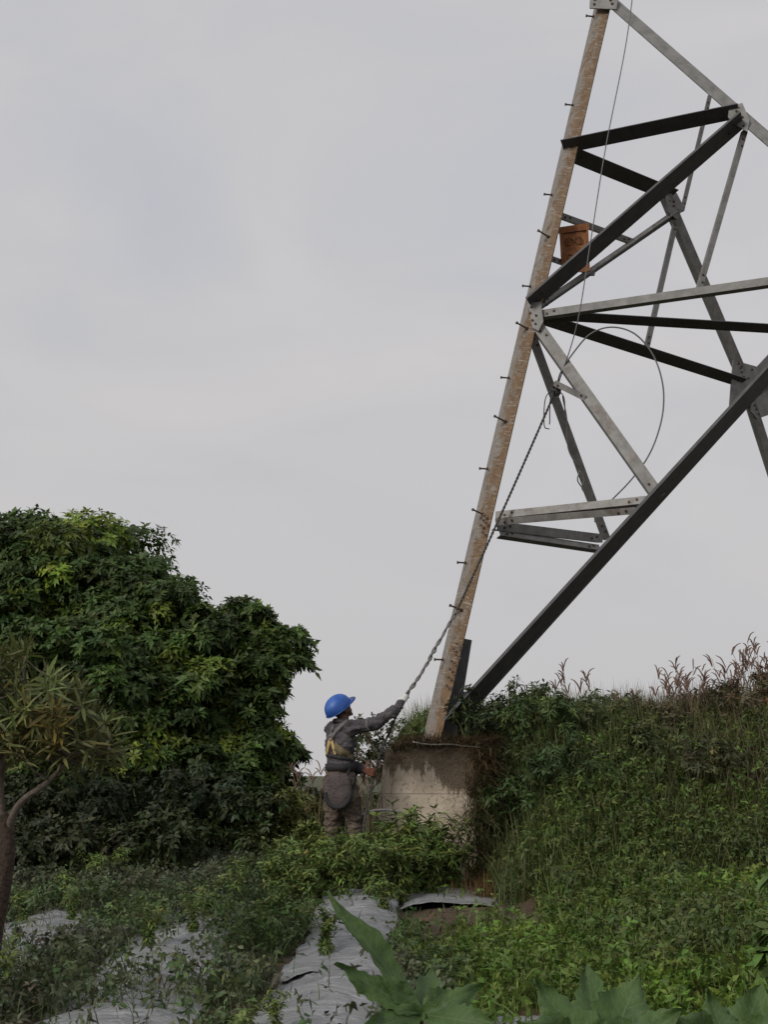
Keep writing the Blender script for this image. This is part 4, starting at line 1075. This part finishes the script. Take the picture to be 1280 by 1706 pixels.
# dry thatch hanging over the footing
def thatch():
    n = 1500; u = rng.uniform(-.45, .62, n); x = .53 + u; edge = 12.10 + .16 * -u
    y = edge + rng.uniform(-.02, .16, n); z = 1.245 + rng.uniform(-.02, .03, n) - .05 * (u < -.35)
    az = rng.normal(-1.57, .5, n); b = rng.uniform(.6, 2.6, n)
    return blade_arrays(np.stack([x, y, z], 1), rng.uniform(.08, .26, n), rng.uniform(.004, .009, n), b, colv(n, (.13, .095, .05), .35), az)
p1 = thatch()
n = 900; xx = rng.uniform(.78, 1.08, n); yy = rng.uniform(11.72, 11.98, n)
p2 = blade_arrays(np.stack([xx, yy, rng.uniform(.2, 1.2, n)], 1), rng.uniform(.15, .4, n), rng.uniform(.004, .009, n), rng.uniform(1.2, 3.4, n), colv(n, (.15, .105, .055), .35), rng.normal(-1.57, .7, n))
o = leaf_obj('dry_thatch', [p1, p2], None, GRASS); tag(o, 'dry brown grass hanging over the top and right corner of the footing', 'dry grass', None, 'stuff')

# ------------------------------------------------------------------ single plants
def chilli_variant(seed):
    r = np.random.default_rng(seed); stems = []; tips = []
    h = 1.0
    for i in range(7):
        a_ = i * 2.4 + r.uniform(-.4, .4); q_ = .10 + .30 * r.random(); e = Vector((q_ * math.cos(a_), q_ * math.sin(a_), h * r.uniform(.55, 1)))
        f_ = Vector((0, 0, .25 * h)); pts = spline([Vector((0, 0, -.03)), f_, f_.lerp(e, .6) + Vector((0, 0, .03)), e], 4); stems.append(pts)
        for t in range(2, len(pts)): tips += [pts[t]] * 2
    bm = bmesh.new()
    for pts in stems: tube(bm, pts, [.014 - .009 * i / len(pts) for i in range(len(pts))], 5)
    sm = from_bm(bm); sm.materials.append(STEM); sm.polygons.foreach_set('use_smooth', [True] * len(sm.polygons))
    Pt = np.array([tuple(t) for t in tips]) + r.normal(0, .035, (len(tips), 3)); n = len(Pt)
    A = nrm(Pt - np.array([0, 0, .2])); A[:, 2] += .4
    V, F, c_ = rosettes(Pt, A, 4, .150, .30, .30, colv(n, (.145, .200, .052), .25, .12), (40, 105), TPL8)
    me = from_arrays(V, F, 3); set_col(me, c_); me.materials.append(LEAF)
    return sm, me
CHV = [chilli_variant(k) for k in range(6)]
def chilli(x, y, h, label, group, k):
    z0 = tz(x, y)
    z0 = float(surf(x, y))
    root = empty('chilli_plant', (x, y, z0), label, 'plant', group); root.rotation_euler.z = rng.uniform(0, 6.28); root.scale = (h, h, h)
    for nm, me in zip(('stem', 'foliage'), CHV[k % 6]):
        o = bpy.data.objects.new(nm, me); C.objects.link(o); o.parent = root
        if nm == 'foliage': o['kind'] = 'stuff'
k = 0
G1 = 'crop plants around the worker and footing'
for px, Y, h in ((478, 10.6, .50), (500, 11.0, .55), (520, 10.4, .45), (545, 10.9, .50), (572, 10.5, .48), (596, 10.9, .50), (622, 10.4, .50), (640, 11.0, .55), (662, 10.6, .60), (685, 11.1, .62), (706, 11.3, .72), (728, 11.3, .62), (744, 11.45, .55), (756, 11.2, .45), (718, 10.9, .5), (535, 11.5, .55), (590, 11.3, .45), (505, 11.6, .55), (470, 11.4, .5), (650, 11.5, .6), (612, 11.2, .5), (560, 11.2, .5), (672, 11.4, .66)):
    chilli((px - 640) / FPX * Y, Y, h * rng.uniform(.9, 1.1), 'leafy green crop plant crowding round the worker\'s legs and the footing', G1, k); k += 1
for px, Y, h, lb in ((548, 8.1, .34, 'small crop plant growing through the middle silver sheet'), (472, 9.3, .38, 'crop plant at the left edge of the middle sheet, half way to the worker'), (640, 9.8, .32, 'crop plant just in front of the raised pale sheet edge'),
                     (418, 5.75, .27, 'crop plant left of the middle sheet at the bottom edge'), (470, 6.1, .22, 'little crop plant at the left edge of the nearest silver sheet'), (20, 6.6, .42, 'crop plant at the foot of the narrow-leaved tree'), (505, 8.9, .26, 'little crop plant beside the fold of the middle sheet')):
    chilli((px - 640) / FPX * Y, Y, h, lb, None, k); k += 1
for i in range(12):
    Y = rng.uniform(8.2, 11.4); x0 = (-1.42, -2.55)[i % 2]; chilli(bed_center(x0, Y) + rng.uniform(-.2, .2), Y, rng.uniform(.24, .34), 'crop plant in the rows among weeds on the left beds', 'crop plants on the left beds', i)

# seeding grasses on the crest
def seed_grass(x, y, h, label, seed, tone):
    r = np.random.default_rng(seed); z0 = tz(x, y); root = empty('seeding_grass', (x, y, z0), label, 'grass', 'seeding grass on the bank crest')
    bs, bh = bmesh.new(), bmesh.new()
    for i in range(9):
        a_ = r.uniform(0, 6.28); lean = r.uniform(.03, .28) * h; hh = h * r.uniform(.72, 1.05); b0 = Vector((x + r.normal(0, .05), y + r.normal(0, .05), z0 - .03)); e = b0 + Vector((lean * math.cos(a_), lean * math.sin(a_) * .5, hh))
        pts = spline([b0, b0.lerp(e, .5) + Vector((-lean * .2 * math.cos(a_), 0, .02)), e], 5); tube(bs, pts, [.004 - .0018 * j / len(pts) for j in range(len(pts))], 4)
        for q_ in range(int(r.integers(2, 5))):
            b_ = r.uniform(0, 6.28); l_ = r.uniform(.07, .13); sp = Vector((math.cos(b_), .5 * math.sin(b_), 0)); s0 = e - Vector((0, 0, r.uniform(0, .1)))
            tube(bh, spline([s0, s0 + sp * l_ * .35 + Vector((0, 0, l_ * .7)), s0 + sp * l_ * .8 + Vector((0, 0, l_ * .95))], 4), [.004, .0055, .0062, .0065, .0065, .006, .005, .004, .002], 5)
    link('stalks', from_bm(bs), DRYST, root); link('seed_heads', from_bm(bh), SEEDH, root, True)
    n = 60; xx = x + r.normal(0, .09, n); yy = y + r.normal(0, .09, n)
    leaf_obj('blades', [blade_arrays(np.stack([xx, yy, np.full(n, z0 - .02)], 1), h * r.uniform(.4, .85, n), r.uniform(.006, .011, n), np.abs(r.normal(0, .4, n)), colv(n, tone, .25))], root, GRASS)
SEEDH = simple('brown_pink_seed_head', (.11, .065, .05), (.22, .14, .11), 60, .95, .4)
sg = [(945, 12.5, .92), (1040, 12.6, .66), (1104, 12.3, .86), (1130, 12.5, .92), (1148, 12.3, .95), (1165, 12.4, .8), (1215, 12.4, 1.12), (1238, 12.3, 1.22), (1252, 12.4, 1.3), (1268, 12.2, 1.28), (1285, 12.3, 1.32)]
for i, (px, Y, h) in enumerate(sg):
    seed_grass((px - 640) / FPX * Y, Y, h * (.80 if px >= 1190 else .92), 'lone seeding grass standing above the crest right of the tower diagonal' if i == 0 else 'tall brown seeding grass on the crest towards the right edge' if px >= 1190 else 'brown-pink seeding grass along the middle of the bank crest', 100 + i, (.10, .085, .04))
for i, (px, Y, h) in enumerate(((612, 12.9, 1.15), (628, 12.7, 1.2), (640, 12.2, 1.32), (528, 13.2, 1.05))):
    seed_grass((px - 640) / FPX * Y, Y, h, ('thin dry grass stalks just right of the worker', 'thin dry grass stalks left of the footing', 'tall dry stalks against the left corner of the footing', 'thin dry stalks left of the worker behind the bush')[i], 140 + i, (.08, .085, .035))
# dry clump and brown tuft in front of the footing corner
def dry_clump(x, y, h, n, label, tone):
    z0 = tz(x, y); r_ = .16; xx = x + rng.normal(0, r_, n); yy = y + rng.normal(0, r_, n)
    o = leaf_obj('dry_grass_clump', [blade_arrays(np.stack([xx, yy, terrain(xx, yy) - .02], 1), h * rng.uniform(.4, 1.1, n), rng.uniform(.003, .006, n), np.abs(rng.normal(.35, .8, n)), colv(n, tone, .4))], None, GRASS, None)
    tag(o, label, 'grass', None, 'stuff')
dry_clump(.90, 10.95, .30, 700, 'orange-brown dry grass clump at the right corner of the footing', (.17, .105, .042))
dry_clump((775 - 640) / FPX * 6.6, 6.6, .22, 260, 'brown dry grass patch near the bottom, right of the big pointed leaf', (.15, .085, .035))

# ------------------------------------------------------------------ big-leaved plants close to the camera
M = Mat('broad_leaf_blade'); v = M.obj(); f = M.noise(18, 4, .6, v); u_ = M.n('ShaderNodeAttribute', attribute_name='Col')
sep = M.n('ShaderNodeSeparateColor'); M.l(u_.outputs['Color'], sep.inputs[0])
c = M.ramp(f, [(.3, (.042, .086, .020)), (.7, (.080, .145, .034))]); cmb = M.n('ShaderNodeMath', operation='MULTIPLY_ADD'); M.l(sep.outputs[0], cmb.inputs[0]); cmb.inputs[1].default_value = -.16; M.l(sep.outputs[1], cmb.inputs[2])
sn = M.n('ShaderNodeMath', operation='SINE'); ml = M.n('ShaderNodeMath', operation='MULTIPLY'); M.l(cmb.outputs[0], ml.inputs[0]); ml.inputs[1].default_value = 75; M.l(ml.outputs[0], sn.inputs[0])
vein = M.mix(1.0, M.ramp(sep.outputs[0], [(.0, (.8, .8, .8)), (.05, (0, 0, 0))]), M.ramp(sn.outputs[0], [(.90, (0, 0, 0)), (1.0, (.45, .45, .45))]), 'LIGHTEN')
c = M.mix(vein, c, (.13, .17, .08)); M.col(c); M.rough(.62); M.bump(M.noise(30, 4, .6, v), .6, .01)
t = M.n('ShaderNodeBsdfTranslucent'); M.l(c, t.inputs['Color']); ms = M.n('ShaderNodeMixShader'); ms.inputs[0].default_value = .2
M.l(M.b.outputs[0], ms.inputs[1]); M.l(t.outputs[0], ms.inputs[2]); M.l(ms.outputs[0], M.out.inputs['Surface']); BIGL = M.m
def lobe(bm, lay, base, tip, wd, nrm_, sag, cup=.18, nl=40, nw=8, seed=0):
    ax = tip - base; ln = ax.length; ax.normalize(); s_ = ax.cross(nrm_).normalized(); n_ = s_.cross(ax); rows = []
    for i in range(nl + 1):
        t = i / nl; w_ = wd * (math.sin(math.pi * min(1, t * 1.0) ** .75) ** .9 if 0 < t < 1 else 0) * (1 - .25 * t) + .004 * (1 - t)
        c0 = base + ax * ln * t - Vector((0, 0, sag * ln * (t * t - t * .0))) + n_ * 0; row = []
        for j in range(nw + 1):
            u = -1 + 2 * j / nw; wob = 1 + (.10 * math.sin(t * 46 + seed) + .08 * math.sin(t * 13 + seed * 2)) * abs(u)
            vv = bm.verts.new(c0 + s_ * (u * w_ / 2 * wob) + n_ * (cup * abs(u) * w_ * .5 + .012 * math.sin(t * 9 + u * 3 + seed) * abs(u)))
            vv[lay] = (abs(u), t, 0, 1); row.append(vv)
        rows.append(row)
    for i in range(nl):
        for j in range(nw): bm.faces.new((rows[i][j], rows[i][j + 1], rows[i + 1][j + 1], rows[i + 1][j]))
def big_plant(name, foot, leaves_, label):
    root = empty(name, foot, label, 'plant'); hub0 = Vector(foot)
    top = sum((Vector(l_[0]) for l_ in leaves_), Vector()) / len(leaves_); top = Vector((top.x, top.y, min(l_[0].z for l_ in leaves_) - .12))
    bm = bmesh.new(); tube(bm, spline([hub0 + Vector((0, 0, -.05)), hub0.lerp(top, .5) + Vector((.02, 0, 0)), top], 6), [.014] * 7 + [.011] * 6, 8); link('stem', from_bm(bm), STEM, root, True)
    for hub, lobes_ in leaves_:
        bm = bmesh.new(); lay = bm.verts.layers.float_color.new('Col')
        for k, (tip, wd, nn, sag) in enumerate(lobes_): lobe(bm, lay, hub, tip, wd, nn, sag, seed=k * 2.1)
        o = link('leaf', from_bm(bm), BIGL, root, True)
        bm = bmesh.new(); tube(bm, spline([top, top.lerp(hub, .5) + Vector((0, .02, .01)), hub], 6), .006, 6); b_ = link('petiole', from_bm(bm), STEM, o, True); b_.location = (0, 0, 0)
NU_ = Vector((.1, -.75, .65)); NL = Vector((.55, -.7, .4))
Y0 = 2.9
hub = at(702, 1690, Y0)
big_plant('palmate_leaf_plant', (hub.x + .05, Y0 + .1, tz(hub.x, Y0)), [(hub, [(at(546, 1484, Y0 + .02), .085, Vector((.75, -.6, .25)), .0), (at(556, 1606, Y0 - .05), .080, NU_, .0), (at(596, 1716, Y0 - .15), .075, NU_, .02), (at(722, 1604, Y0 + .2), .065, NU_, .02), (at(806, 1640, Y0 + .1), .075, NU_, .02), (at(830, 1706, Y0 - .1), .09, NU_, .03)])],
          'dark green plant with one long pointed leaf lobe rising at bottom centre')
hub = at(1002, 1775, 2.5)
big_plant('palmate_leaf_plant', (hub.x, 2.65, tz(hub.x, 2.6)), [(hub, [(at(862, 1700, 2.4), .11, NU_, 0), (at(888, 1632, 2.55), .115, NU_, .0), (at(978, 1606, 2.75), .10, NU_, .0), (at(1068, 1622, 2.6), .135, NU_, .0), (at(1142, 1682, 2.45), .11, NU_, 0)])],
          'dark green plant with broad overlapping leaf lobes at the bottom edge, right of centre')
hub = at(1225, 1765, 2.6)
big_plant('palmate_leaf_plant', (hub.x, 2.75, tz(hub.x, 2.7)), [(hub, [(at(1122, 1690, 2.5), .10, NU_, 0), (at(1176, 1648, 2.65), .09, NU_, .0), (at(1272, 1636, 2.7), .10, NU_, .0), (at(1310, 1690, 2.6), .1, NU_, .0)])],
          'green plant with broad leaves in the bottom right corner')
